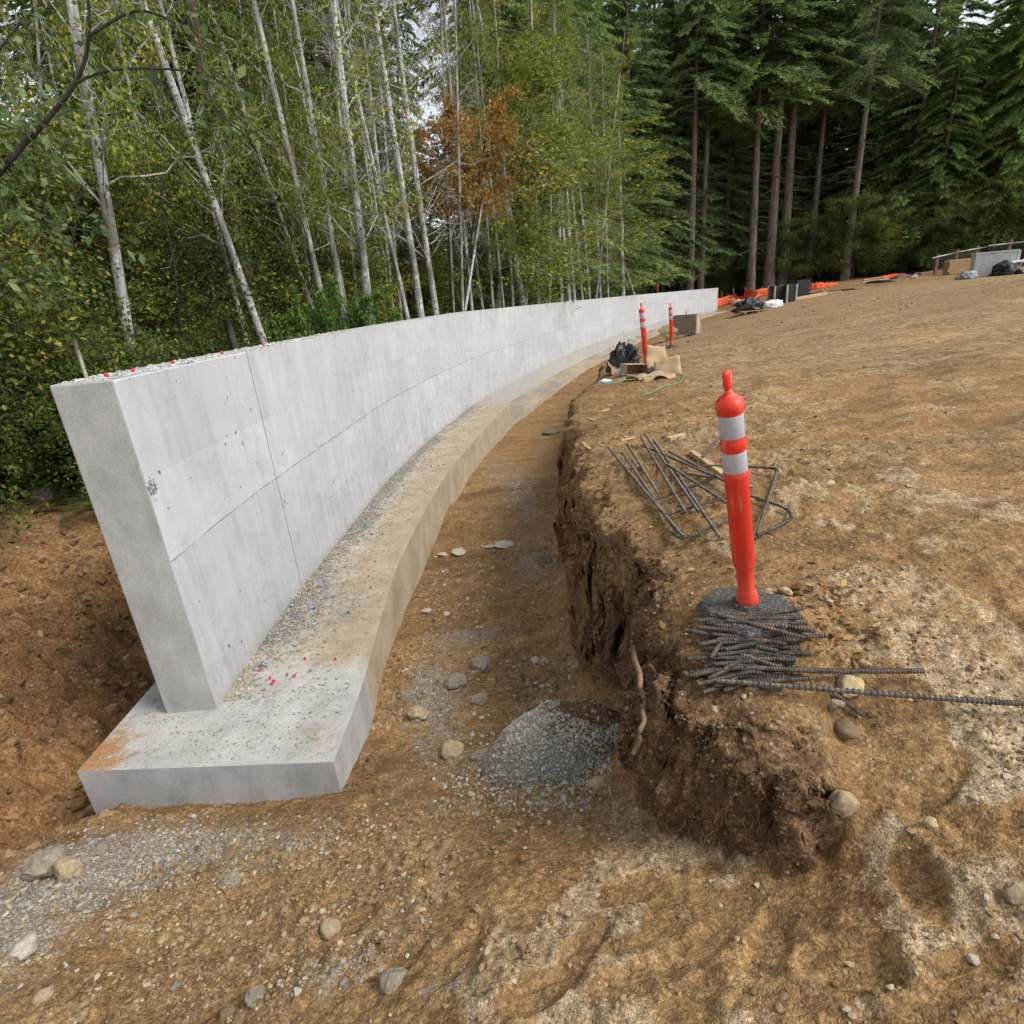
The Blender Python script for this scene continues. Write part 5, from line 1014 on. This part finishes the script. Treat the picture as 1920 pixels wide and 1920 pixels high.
# timber near the mat
M_wood = simple_mat('raw_timber', (0.50, 0.36, 0.20), 0.8, 0.2, 5, 0.3); M_wood2 = simple_mat('weathered_timber', (0.34, 0.26, 0.17), 0.85, 0.25, 5, 0.4); M_ply = simple_mat('cardboard', (0.42, 0.30, 0.18), 0.9, 0.12, 3, 0.15)
def plank_px(a, b, w, th, label, mat, cat='plank', name='plank', z=1.3, group=None, lift=0.0, ground=True):
    pa, pb_ = (gp(*a), gp(*b)) if ground else (P(*a, z), P(*b, z)); d = Vector(pb_ - pa); L = d.length; c = (Vector(pa) + Vector(pb_)) / 2; mb = MB()
    mb.box((0, 0, 0), (L, w, th)); me = mb.mesh(name, mat); o = link(name, me, None, (c.x, c.y, max(c.z, (pa[2] + pb_[2]) / 2) + th * 0.4 + lift)); o.rotation_euler = (0, -math.atan2(d.z, math.hypot(d.x, d.y)), math.atan2(d.y, d.x))
    bv = o.modifiers.new('edge', 'BEVEL'); bv.width = min(w, th) * 0.08; bv.segments = 1
    return tag(o, label, cat, group)
plank_px((1297, 852), (1362, 900), 0.045, 0.04, 'narrow timber offcut lying behind the orange post', M_wood)
for a, b, lab in [((1253, 826), (1282, 818), 'small wood block lying above the rebar mat'), ((1163, 828), (1190, 821), 'pale wood splinter above the left end of the rebar mat'), ((1093, 832), (1106, 842), 'short wood chip on the lip of the bank'), ((1090, 774), (1118, 769), 'long pale wood sliver on the pad edge'), ((1128, 772), (1142, 768), 'tiny wood chip beside the long sliver')]:
    plank_px(a, b, 0.03 if 'block' not in lab else 0.06, 0.012 if 'block' not in lab else 0.04, lab, M_wood, 'wood chip', 'wood_chip')
for k in range(16):
    px, py = random.uniform(1075, 1330), random.uniform(745, 830); a = random.uniform(-.4, .4); l = random.uniform(6, 14); plank_px((px, py), (px + l, py + l * a), 0.02, 0.01, 'tan wood shaving scattered on the pad beside the trench', M_wood, 'wood chip', 'wood_chip', group='wood shavings by the trench')

# roots hanging out of the bank
M_root = simple_mat('root_bark', (0.24, 0.155, 0.09), 0.85, 0.25, 20, 0.4)
def root(pts, r0, r1, label, yv, group=None, out=0.03):
    w = np.array([PY(px, py, y) for (px, py), y in zip(pts, yv)]); path = bezier_path(w, 24); path = path + np.stack([0.006 * np.sin(np.arange(24) * 1.3), 0 * np.arange(24), 0 * np.arange(24)], -1); b = path[0].copy(); mb = MB(); mb.tube(path - b, np.linspace(r0, r1, 24), 8); return tag(mb.build('hanging_root', M_root, loc=b), label, 'root', group)
f_y = [gp(1188, 1205)[1], gp(1205, 1300)[1], gp(1205, 1350)[1], gp(1190, 1412)[1]]
root([(1186, 1200), (1197, 1260), (1208, 1320), (1203, 1365), (1190, 1412)], 0.0125, 0.009, 'thick pale root hanging down the dark face of the bank', [f_y[0] - 0.06, f_y[1] - 0.20, f_y[1] - 0.27, f_y[2] - 0.26, f_y[2] - 0.24])
# fine rootlets over the dark face
tub = []
r5 = np.random.default_rng(5)
for k in range(90):
    px, py = r5.uniform(1120, 1500), r5.uniform(1170, 1600); q = gp(px, py); s, ex, ey = sdist(BANK, q[:1], q[1:2])
    if abs(s[0]) > 0.25: continue
    L = r5.uniform(0.04, 0.16); d = np.array([-ex[0], -ey[0], 0]) * 0.35 + np.array([r5.normal() * 0.5, r5.normal() * 0.2, -1.0]); d /= np.linalg.norm(d)
    path = q + np.array([-ex[0], -ey[0], 0]) * 0.02 + d * L * np.linspace(-0.2, 1, 6)[:, None] + r5.normal(size=(6, 3)) * 0.006; tub.append((path, np.linspace(0.0022, 0.0008, 6), 4))
if tub: tag(link('fine_roots', tubes_mesh('fine_roots', tub, M_root)), 'tangle of fine torn roots hanging from the dark bank face', 'roots', kind='stuff')

# fallen leaves
L_fall = leaf_mat('fallen_leaf', [(0.0, (0.10, 0.05, 0.025)), (0.5, (0.22, 0.11, 0.05)), (0.8, (0.36, 0.2, 0.09)), (1.0, (0.45, 0.33, 0.14))], 0.1)
def lay_leaves(n, boxes, seed, size):
    r = np.random.default_rng(seed); C = []
    for (x0, x1, y0, y1), m in zip(boxes, n): C.append(np.stack([r.uniform(x0, x1, m), r.uniform(y0, y1, m)], -1))
    C = np.concatenate(C); z = H(C[:, 0], C[:, 1]) + 0.008; C = np.column_stack([C, z]); a = r.random(len(C)) * 6.283; D = unit(np.stack([np.cos(a), np.sin(a), r.normal(size=len(C)) * 0.2], -1)); N = unit(np.stack([r.normal(size=len(C)) * .35, r.normal(size=len(C)) * .35, np.ones(len(C))], -1)); N = unit(N - D * (N * D).sum(1, keepdims=True))
    L = size * (0.6 + 0.8 * r.random(len(C))); V, F = leaf_quads(C, D, N, L, L * 0.5, 0.12); return mesh_np('fallen_leaves', V, F, [L_fall], rnd=r.random(len(C)))
tag(link('fallen_leaves', lay_leaves([120, 90, 60, 60, 40], [(0.6, 1.6, 2.2, 3.6), (1.2, 1.5, 2.0, 2.4), (0.6, 3.0, 3.5, 7.0), (-5.6, -3.6, 4.5, 6.4), (-1.2, 0.4, 1.2, 6)], 4, 0.045)), 'brown and orange fallen leaves scattered over the dirt', 'leaves', kind='stuff')

# ------------------------------------------------------------------ heap of packaging round the second post
M_card = M_ply; M_bag = simple_mat('black_plastic', (0.012, 0.012, 0.014), 0.32, 0.3, 9, 0.5, 0.02, spec=0.6); M_clear = simple_mat('cloudy_plastic', (0.55, 0.6, 0.66), 0.25, 0.15, 12, 0.4, spec=0.6); M_whitep = simple_mat('white_sheet', (0.62, 0.62, 0.62), 0.6, 0.15, 6, 0.3)
def crumple(name, mat, base, size, seed, label, cat, sharp=0.45, floor=0.0, group=None, rotz=0.0):
    """tarpaulin or bag: an upturned crumpled sheet with real folds"""
    v = ICO3V.copy(); bm = bmesh.new(); bmesh.ops.create_icosphere(bm, subdivisions=4, radius=1.0); v = np.array([q.co[:] for q in bm.verts]); f = np.array([[q.index for q in fc.verts] for fc in bm.faces]); bm.free()
    n = fbm(v[:, 0] * 1.6, v[:, 1] * 1.6, v[:, 2] * 1.6, seed=seed, octv=2); rid = 1 - np.abs(fbm(v[:, 0] * 2.6 + 3, v[:, 1] * 2.6, v[:, 2] * 2.6, seed=seed + 3, octv=3))
    v = v * (0.72 + 0.25 * n + sharp * (rid - 0.6))[:, None]; v[:, 2] = np.maximum(v[:, 2], floor - 0.05 + 0.05 * n)
    me = mesh_np(name, v * np.array(size), f, [mat], smooth=True); return tag(link(name, me, None, base, (0, 0, rotz)), label, cat, group)
def sheet(name, mat, c, w, h, rot, label, cat, th=0.006, bend=0.05, seed=1, group=None):
    n = 9; g = np.linspace(-0.5, 0.5, n); a, b = np.meshgrid(g, g); z = bend * w * (fbm(a * 2.5 + seed, b * 2.5, seed=seed, octv=2))
    V = np.stack([a * w, b * h, z], -1).reshape(-1, 3); i = (np.arange(n - 1)[:, None] * n + np.arange(n - 1)[None, :]).ravel(); me = mesh_np(name, V, np.stack([i, i + 1, i + 1 + n, i + n], -1), [mat], smooth=True)
    o = link(name, me, None, c, rot); so = o.modifiers.new('thickness', 'SOLIDIFY'); so.thickness = th; return tag(o, label, cat, group)
q = gp(1172, 696); crumple('plastic_bag', M_bag, q + np.array([0.0, 0.1, 0.02]), (0.34, 0.26, 0.52), 5, 'crumpled black plastic bag heaped beside the second orange post', 'plastic bag', 0.7)
q = gp(1188, 702)
cb = thing('cardboard_box', 'open cardboard box lying on its side in the heap', 'box', q, (0.0, 0.1, 0.25)); 
for nm, c, d in (('bottom_panel', (0, 0, 0.01), (0.40, 0.24, 0.006)), ('top_panel', (0, 0, 0.17), (0.40, 0.24, 0.006)), ('back_panel', (0, 0.118, 0.09), (0.40, 0.006, 0.152)), ('side_panel', (0.197, 0, 0.09), (0.006, 0.228, 0.152)), ('side_panel', (-0.197, 0, 0.09), (0.006, 0.228, 0.152)), ('flap', (0, -0.19, 0.004), (0.38, 0.13, 0.006))):
    mb = MB(); mb.box(c, d); mb.build(nm, M_card, cb)
for px, py, w, h, rot, lab, sd in [(1232, 694, 0.36, 0.42, (1.15, 0.1, 0.2), 'tall cardboard sheet leaning beside the second orange post', 1), (1251, 702, 0.40, 0.34, (0.75, -0.15, -0.3), 'square cardboard sheet slumped in front of the tall one', 2), (1208, 709, 0.62, 0.26, (0.08, 0.05, 0.1), 'flat torn cardboard lying under the heap', 3), (1152, 702, 0.18, 0.26, (1.0, 0.0, 0.5), 'torn cardboard flap at the foot of the black bag', 4), (1236, 710, 0.5, 0.2, (0.05, 0.0, -0.1), 'flat cardboard strip in front of the slumped sheet', 6)]:
    q = gp(px, py); sheet('cardboard_sheet', M_card, q + np.array([0, 0, 0.02 + 0.5 * h * math.sin(abs(rot[0])) * 0.9]), w, h, rot, lab, 'cardboard', 0.006, 0.12, sd)
q = gp(1164, 704); crumple('plastic_cup', M_clear, q, (0.08, 0.08, 0.17), 9, 'cloudy plastic wrap stuck in the cardboard heap', 'plastic wrap', 0.5)
q = gp(1135, 717); crumple('plastic_wrap', M_clear, q, (0.13, 0.08, 0.06), 10, 'bluish clear plastic scrap lying left of the heap', 'plastic wrap', 0.6)
q = gp(1218, 700); crumple('paper_bag', simple_mat('dark_paper', (0.12, 0.10, 0.09), 0.8), q + np.array([0, -.12, 0]), (0.13, 0.1, 0.14), 12, 'dark crumpled paper at the foot of the second orange post', 'paper', 0.6)
M_strap = simple_mat('green_strap', (0.08, 0.28, 0.15), 0.5, 0.15, 6, 0)
def ribbon(pts, w, mat, label):
    P3 = bezier_path([gp(*p) for p in pts], 40); P3[:, 2] = H(P3[:, 0], P3[:, 1]) + 0.03; b = P3[0].copy(); mb = MB(); V, F = tube_np(P3 - b, w, 4); mb.add(V, F); return tag(mb.build('packing_strap', mat, loc=b), label, 'strap')
ribbon([(1140, 722), (1200, 712), (1262, 705), (1280, 712), (1250, 727), (1205, 746)], 0.007, M_strap, 'green plastic packing strap looped in front of the heap')

# ------------------------------------------------------------------ form box, pallet heap, crates and fence at the far end
M_boxshade = simple_mat('brown_shaded_ply', (0.21, 0.165, 0.13), 0.85, 0.15, 3, 0.2); M_boxp = simple_mat('pinkish_ply', (0.46, 0.34, 0.28), 0.85, 0.15, 3, 0.2); M_batten = simple_mat('pale_batten', (0.46, 0.43, 0.36), 0.85, 0.15, 5, 0.2)  # brown sides have their shade mixed into the colour
qc = gp(1303, 627); k_ = px2m(1, qc); hgt = 34 * k_
fb = thing('form_box', 'square plywood form box with one shaded brown and one pinkish side', 'form box', qc, (0, 0, math.radians(-28)))
Lf, Rt = 44 * k_ * 1.05, 34 * k_ * 1.3
def panel(c, d, mat, nm, parent):
    mb = MB(); mb.box(c, d); return mb.build(nm, mat, parent)
panel((-Lf / 2, 0.01, hgt / 2), (Lf, 0.03, hgt), M_boxshade, 'side_panel', fb)
rp = panel((0.03, Rt / 2, hgt / 2), (0.03, Rt, hgt), M_boxp, 'side_panel', fb)
panel((-Lf / 2, Rt - 0.01, hgt / 2), (Lf, 0.03, hgt), M_boxshade, 'side_panel', fb); panel((-Lf - 0.02, Rt / 2, hgt / 2), (0.03, Rt, hgt), M_boxshade, 'side_panel', fb)
for c in ((0.065, 0.06), (0.065, Rt - 0.06)): panel((c[0], c[1], hgt / 2), (0.035, 0.09, hgt * 1.02), M_batten, 'batten', fb)
panel((-Lf * 0.5, Rt * 0.5, hgt * 0.92), (Lf * 0.94, Rt * 0.9, 0.03), M_boxshade, 'inner_panel', fb)
qp = gp(1412, 586); kk = px2m(1, qp)
pl = thing('wood_pallet', 'low wooden pallet carrying the tarpaulin heap', 'pallet', qp, (0, 0, 0.2)); W_ = 64 * kk
for j in range(5): panel((0, -0.5 + 0.25 * j, 0.13), (W_, 0.13, 0.03), M_wood2, 'deck_board', pl)
for j in (-0.45, 0, 0.45): panel((W_ * j, 0, 0.055), (0.1, 1.1, 0.11), M_wood2, 'stringer', pl)
crumple('tarpaulin_heap', M_bag, qp + np.array([-0.3, 0.1, 0.14]), (32 * kk, 0.55, 22 * kk), 21, 'black tarpaulin heaped on the low pallet', 'tarpaulin', 0.6); crumple('white_bag', M_whitep, qp + np.array([1.2, 0.25, 0.18]), (26 * kk, 0.5, 15 * kk), 22, 'white plastic bag slumped on the low pallet', 'plastic bag', 0.5)
for j in range(12):
    a = np.array([qp[0] - 0.6 + random.uniform(-.6, .7), qp[1] + 0.5 + random.uniform(-.2, .3), qp[2] + 22 * kk * random.uniform(.8, 1.0)]); b = a + np.array([random.uniform(-.9, .9), 0.2, random.uniform(-.2, .35)]); mb = MB(); mb.tube(np.array([[0, 0, 0], b - a]), [0.03, 0.03], 4, smooth=False); tag(mb.build('wood_scrap', M_wood, loc=a), 'wood scrap stuck in the heap on the low pallet', 'wood scrap', 'wood scraps on the pallet heap')
M_crate = simple_mat('black_crate', (0.035, 0.033, 0.032), 0.7, 0.3, 8, 0.4); M_post = simple_mat('crate_post', (0.42, 0.38, 0.33), 0.8)
def crate(px, py, wpx, hpx, label, rot, rails=6, posts=True):
    q = gp(px, py); k = px2m(1, q); w, h = wpx * k, hpx * k; o = thing('stacked_crate', label, 'crate', q, (0, 0, rot))
    for j in range(rails):
        z = h * (j + 0.5) / rails
        for sy in (-1, 1): panel((0, sy * w * 0.45, z), (w, 0.03, h / rails * 0.88), M_crate, 'slat', o)
        for sx in (-1, 1): panel((sx * (w / 2 - 0.02), 0, z), (0.03, w * 0.86, h / rails * 0.88), M_crate, 'slat', o)
    if posts:
        for sx in (-1, 1):
            for sy in (-1, 1): panel((sx * w * 0.5, sy * w * 0.475, h / 2), (0.09, 0.09, h * 1.02), M_post, 'corner_post', o)
    panel((0, 0, h * 0.98), (w * 0.96, w * 0.9, 0.04), M_crate, 'lid', o); return o
crate(1456, 569, 23, 31, 'tall black slatted crate next to the tarpaulin heap', 0.1); crate(1478, 567, 18, 31, 'narrow black crate standing against the wider one', 0.1); crate(1497, 558, 28, 31, 'open dark rack of trays behind the two black crates', 0.15, 8, False)
# orange fence
M_orange = simple_mat('orange_fabric', (0.80, 0.13, 0.05), 0.75, 0.12, 2.5, 0.3, 0.05)
M_stake = simple_mat('fence_stake', (0.40, 0.32, 0.22), 0.85)
def fence(base_px, hpx, label):
    b = np.array([gp(*p) for p in base_px]); path = bezier_path(b, 44); path[:, 2] = H(path[:, 0], path[:, 1]) - 0.03; hh = np.interp(np.linspace(0, 1, 44), np.linspace(0, 1, len(hpx)), [px2m(v, q) for v, q in zip(hpx, b)]); o0 = path[0].copy()
    f = thing('orange_silt_fence', label, 'fence', o0); rows = 5; V = []
    for j in range(rows):
        u = j / (rows - 1); bow = 0.05 * np.sin(np.linspace(0, 40, 44)) * math.sin(u * math.pi) ; V.append(np.stack([path[:, 0] - o0[0], path[:, 1] - o0[1] + bow, path[:, 2] - o0[2] + hh * u * (1 + 0.05 * np.sin(np.linspace(0, 25, 44)) * u)], -1))
    V = np.concatenate(V); i = (np.arange(rows - 1)[:, None] * 44 + np.arange(43)[None, :]).ravel(); me = mesh_np('fabric', V, np.stack([i, i + 1, i + 45, i + 44], -1), [M_orange], smooth=True); fo = link('fabric', me, f); fo.modifiers.new('thickness', 'SOLIDIFY').thickness = 0.006
    for j in range(0, 44, 6): mb = MB(); mb.box((0, 0.05, 0), (0.05, 0.05, 1.35 * hh[j])); mb.build('stake', M_stake, f, loc=(path[j, 0] - o0[0], path[j, 1] - o0[1], path[j, 2] - o0[2] + 0.55 * hh[j]))
    return f
fence([(1340, 578), (1370, 570), (1410, 560), (1444, 553)], [16, 16, 16, 14], 'orange silt fence running from the far wall end to the black crates')
fence([(1508, 546), (1535, 541), (1572, 534)], [13, 11, 5], 'orange silt fence between the black crates and the leaning fir')
fence([(1655, 522), (1676, 519), (1698, 516)], [5, 6, 4], 'short scrap of orange silt fence beside the grey block')
# boards lying about
for a, b, w, th, lab, m in [((1490, 563), (1548, 553), 0.3, 0.18, 'pale thick timber lying in front of the crates', M_wood), ((1548, 553), (1576, 548), 0.3, 0.1, 'short pale board end to end with the thick timber', M_wood), ((1500, 555), (1545, 548), 0.25, 0.12, 'second timber behind the thick one', M_wood2), ((1570, 545), (1620, 540), 1.2, 0.06, 'flat tan sheet of board alone on the dirt', M_wood), ((1616, 531), (1680, 522), 0.2, 0.12, 'long board passing under the black mat', M_wood), ((1618, 526), (1668, 518), 0.2, 0.1, 'long board behind the one under the black mat', M_wood),
                             ((1712, 523), (1722, 512), 0.35, 0.12, 'grey weathered plank end tipped on the dirt', simple_mat('grey_plank', (0.30, 0.29, 0.27))), ((1722, 517), (1778, 508), 0.4, 0.25, 'rough brown log pile of bark edged boards', simple_mat('rough_slab', (0.20, 0.125, 0.075))), ((1775, 514), (1836, 507), 0.3, 0.12, 'pale board lying in front of the lumber stack', M_wood), ((1880, 510), (1925, 505), 0.3, 0.1, 'pale board right of the white panel stack', M_wood)]:
    plank_px(a, b, w, th, lab, m, 'board', 'board')
q = gp(1650, 530); crumple('black_mat', M_bag, q + np.array([0, 0, 0.0]), (0.45, 1.5, 0.22), 31, 'rolled black mat lying across the long boards', 'mat', 0.3, rotz=0.75)
q = gp(1692, 521); crumple('dark_sheet', simple_mat('purple_grey_sheet', (0.10, 0.09, 0.12), 0.6), q, (1.5, 0.8, 0.3), 32, 'dark grey plastic sheet beside the orange scrap', 'plastic sheet', 0.4)
# lumber stack
ql = gp(1815, 512); kl = px2m(1, ql); ls = thing('lumber_stack', 'stack of fresh sawn lumber in front of the chain link fence', 'lumber', ql, (0, 0, math.radians(-20)))
for row in range(5):
    for cl in range(6): panel((random.uniform(-.08, .08), (cl - 2.5) * 0.2, 0.12 + row * 0.22), (72 * kl, 0.19, 0.205), M_wood, 'lumber_board', ls)
for sx in (-1.2, 1.2): panel((sx, 0, 0.0), (0.1, 1.2, 0.1), M_wood2, 'bearer', ls)
# white panel stack and tarps
qw = gp(1878, 516); kw = px2m(1, qw); M_wp = simple_mat('white_grey_panel', (0.52, 0.53, 0.54), 0.6, 0.12, 2, 0.1)
wp = thing('panel_crate', 'pale grey crate of upright panels behind the black tarpaulin', 'crate', qw + np.array([0, 0.8, 0]), (0, 0, math.radians(-24)))
for j in range(6): panel(((j - 2.5) * 10.6 * kw, 0, 20 * kw), (10.4 * kw, 0.9, 40 * kw + random.uniform(-.06, .06)), M_wp, 'panel', wp)
panel((0, 0, 41.5 * kw), (66 * kw, 0.98, 0.1), M_wp, 'top_frame', wp); panel((33.5 * kw, 0, 20 * kw), (0.12, 1.0, 44 * kw), M_wp, 'end_frame', wp)
crumple('black_tarpaulin', M_bag, qw + np.array([-0.3, -0.6, 0]), (26 * kw, 0.9, 26 * kw), 41, 'black shiny tarpaulin heaped before the pale panel crate', 'tarpaulin', 0.6); crumple('grey_tarpaulin', simple_mat('grey_sheet', (0.33, 0.34, 0.34), 0.5), qw + np.array([-2.2, -0.3, 0]), (18 * kw, 0.8, 14 * kw), 42, 'grey plastic sheet bunched left of the black tarpaulin', 'plastic sheet', 0.5)
crumple('white_bag', M_whitep, qw + np.array([0.6, -0.2, 20 * kw]), (18 * kw, 0.6, 6 * kw), 43, 'white sheet lying on top of the black tarpaulin', 'plastic sheet', 0.4)
# chain link fence
M_pipe = simple_mat('galvanised_pipe', (0.42, 0.43, 0.44), 0.45, 0.1, 6, 0, metal=0.4); M_fpost = simple_mat('red_brown_post', (0.22, 0.12, 0.075), 0.85)
t = NT('chain_mesh_wire'); t.bsdf((0.2, 0.2, 0.2), 0.5, None, 0.4); M_wire = t.m
cf = thing('chain_link_fence', 'chain link fence with wooden posts at the edge of the wood', 'fence', PY(1790, 495, 52.0) * np.array([1, 1, 0]) + np.array([0, 0, 1.4]))
cfo = np.array(cf.location)
yF = 52.0
fp = [(1748, 484), (1800, 472), (1850, 463), (1853, 461), (1905, 455), (1975, 447)]; tops = [PY(px, py, yF) for px, py in fp]
for (a, b) in ((0, 1), (1, 2), (3, 4), (4, 5)):
    mb = MB(); mb.tube(np.array([tops[a], tops[b]]) - cfo, [0.045, 0.045], 8); mb.build('top_rail', M_pipe, cf)
wires = []
for (a, b) in ((0, 1), (1, 2), (3, 4), (4, 5)):
    A, B = tops[a], tops[b]; L = np.linalg.norm(B - A); m = int(L / 0.16)
    for j in range(m):
        for sgn in (-1, 1):
            p0 = A + (B - A) * j / m; zg = h1(p0[0], p0[1]); p1 = A + (B - A) * np.clip((j + sgn * 9) / m, 0, 1); fr = abs(np.clip(j + sgn * 9, 0, m) - j) / 9.0
            p1 = p1.copy(); p1[2] = p0[2] + (zg - p0[2]) * fr; wires.append((np.array([p0, p1]) - cfo, [0.006, 0.006], 3))
o = link('wire_mesh', tubes_mesh('wire_mesh', wires, M_wire), cf); o['kind'] = 'stuff'
for px, py in ((1760, 480), (1797, 471), (1835, 464), (1897, 452), (1965, 446)):
    tp = PY(px, py, yF); zg = h1(tp[0], tp[1]); hh = tp[2] - zg + 0.35; mb = MB(); mb.box((tp[0] - cfo[0], tp[1] - cfo[1] + 0.1, zg - 0.2 + hh / 2 - cfo[2]), (0.22, 0.16, hh)); mb.build('fence_post', M_fpost, cf)
a, b = PY(1912, 500, yF), PY(1935, 452, yF); mb = MB(); mb.tube(np.array([a, b]) - cfo, [0.04, 0.04], 6); mb.build('brace', M_pipe, cf)
# little stakes at the foot of the firs
for px, py, hp, c, lab in ((1233, 548, 16, (0.7, 0.1, 0.05), 'short red marker stake among the bushes behind the wall'), (1353, 560, 14, (0.6, 0.3, 0.06), 'short orange marker stake beyond the far wall end'), (1375, 550, 10, (0.6, 0.6, 0.55), 'short white marker stake beneath the firs')):
    y = 54 if px < 1300 else 66; p = PY(px, py, y); q = PY(px, py - hp, y); p[2] = min(p[2], h1(p[0], p[1])); mb = MB(); mb.box((0, 0, (q[2] - p[2]) / 2), (0.09, 0.05, q[2] - p[2])); tag(mb.build('marker_stake', simple_mat('stake_paint', c), loc=p), lab, 'stake')

# ------------------------------------------------------------------ plants at the left: low shrubs, ferns, overhanging sapling
r6 = np.random.default_rng(77)
for px, py, y, sc, v, lab in [(575, 585, 11.0, 1.55, 0, 'bright green leafy shrub peeping over the wall beneath the birches'), (680, 580, 13.0, 1.5, 0, 'bright green shrub over the wall right of the stout birch')]:
    b = PY(px, py, y); zb = h1(b[0], b[1]); place('green_shrub', SHRUB[v], lab, 'shrub', (b[0], b[1], zb), None, rs=0.62, scale=(b[2] - zb + 0.2) / 1.5)
for k in range(34):
    x = r6.uniform(-9.5, -4.6); y = r6.uniform(6.6, 9.5) if x > -6 else r6.uniform(5.6, 9.5)
    if x > -5.0 and y < 7.2: continue
    place('ground_shrub', SHRUB[1 if k % 3 else 0], 'low tangled green undergrowth at the edge of the left bank', 'shrub', (x, y, h1(x, y) - 0.03), None, rs=1.1, group='undergrowth on the left bank', scale=0.55 + 0.5 * r6.random())
def fern_mesh(seed):
    r = np.random.default_rng(seed); C, D, N, L = [], [], [], []
    for k in range(11):
        az = k * 0.57 + r.normal() * 0.2; R_ = 0.55 + 0.2 * r.random(); t = np.linspace(0.08, 1, 26); d = np.array([math.cos(az), math.sin(az), 0]); side = np.array([-d[1], d[0], 0]); path = d * (R_ * t)[:, None] + np.array([0, 0, 1]) * (0.62 * t - 0.55 * t ** 2.2)[:, None]
        for sg in (-1, 1): C.append(path); D.append(unit(side * sg + d * 0.35 + np.array([0, 0, -0.1]) + np.zeros((26, 1)))); N.append(np.tile([0, 0, 1.0], (26, 1))); L.append(0.15 * np.sin(np.pi * (t * 0.85 + 0.12)) + 0.01)
    V, F = leaf_quads(np.concatenate(C), np.concatenate(D), np.concatenate(N), np.concatenate(L), 0.03); return mesh_np('fronds', V, F, [L_fern], rnd=r.random(len(F)))
FN = fern_mesh(3)
for k, (x, y, sc) in enumerate([(-4.75, 6.6, 1.1), (-5.3, 6.9, 0.9), (-5.9, 6.5, 1.0), (-6.6, 6.3, 1.0), (-5.0, 7.4, 1.0)]):
    f = thing('sword_fern', 'arching green sword fern at the top of the left bank', 'fern', (x, y, h1(x, y)), (0, 0, k * 1.3), 'ferns on the left bank', sc); link('fronds', FN, f)
# overhanging sapling with broad pale leaves
sb = np.array([-6.1, 5.35, h1(-6.1, 5.35) - 0.1]); sap = thing('overhanging_sapling', 'dark stemmed sapling with broad pale green leaves overhanging the wall end', 'sapling', sb)
paths = [bezier_path([sb, sb + np.array([0.25, -0.05, 1.6]), PY(20, 300, 5.1), PY(63, 253, 5.0), PY(140, 157, 4.9), PY(167, 67, 4.8), PY(160, -60, 4.7)], 40), bezier_path([PY(140, 157, 4.9), PY(190, 135, 4.8), PY(270, 128, 4.7), PY(380, 138, 4.6), PY(445, 175, 4.5)], 30), bezier_path([PY(60, 255, 5.0), PY(0, 230, 5.1), PY(-60, 200, 5.2)], 12),
         bezier_path([sb + np.array([0.1, 0, 1.0]), PY(10, 440, 5.3), PY(110, 425, 5.2), PY(210, 445, 5.1)], 20), bezier_path([PY(167, 67, 4.8), PY(260, 20, 4.7), PY(360, 60, 4.6), PY(430, 110, 4.5)], 20), bezier_path([sb + np.array([0.15, -0.05, 1.9]), PY(-20, 120, 5.2), PY(60, 40, 5.1)], 14), bezier_path([sb + np.array([0, 0, 0.8]), PY(0, 560, 5.4), PY(90, 545, 5.3)], 14), bezier_path([PY(380, 138, 4.6), PY(410, 210, 4.5), PY(470, 260, 4.45)], 12)]
tb = [(p - sb, np.linspace(*((0.028, 0.008) if i == 0 else (0.011, 0.004)), len(p)), 6) for i, p in enumerate(paths)]
C, D = [], []
for i, p in enumerate(paths):
    m = 60 if i == 0 else int(len(p) * (3.4 if i in (3, 5, 6) else 1.5)); jj = r6.integers(len(p) // 4 if i else 12, len(p), m); jitter = 0.11 if i not in (1, 4, 7) else 0.06
    C.append(p[jj] - sb + r6.normal(size=(m, 3)) * jitter); D.append(unit(r6.normal(size=(m, 3)) * 0.6 + np.array([0.45, -0.1, -0.6])))
mx = 420; cx = np.array([PY(r6.uniform(-80, 150), r6.uniform(130, 560), r6.uniform(4.9, 6.2)) for _ in range(mx)]) - sb; C.append(cx); D.append(unit(r6.normal(size=(mx, 3)) * 0.7 + np.array([0.3, 0, -0.5])))
C, D = np.concatenate(C), np.concatenate(D); N = rand_dirs(r6, len(C), 0.7); N = unit(N - D * (N * D).sum(1, keepdims=True)); L = 0.085 * (0.6 + 0.7 * r6.random(len(C))); V, F = leaf_quads(C, D, N, L, L * 0.52, 0.08)
link('stem', tubes_mesh('stem', tb, M_dark), sap); link('crown', mesh_np('crown', V, F, [L_big], rnd=r6.random(len(C))), sap)
tag(pole('birch_stub', 'pale birch stub at the edge of the undergrowth', 'stump', gz(30, 800, 6.6), PY(5, 720, 6.6), 0.13, 0.10, M_birch))
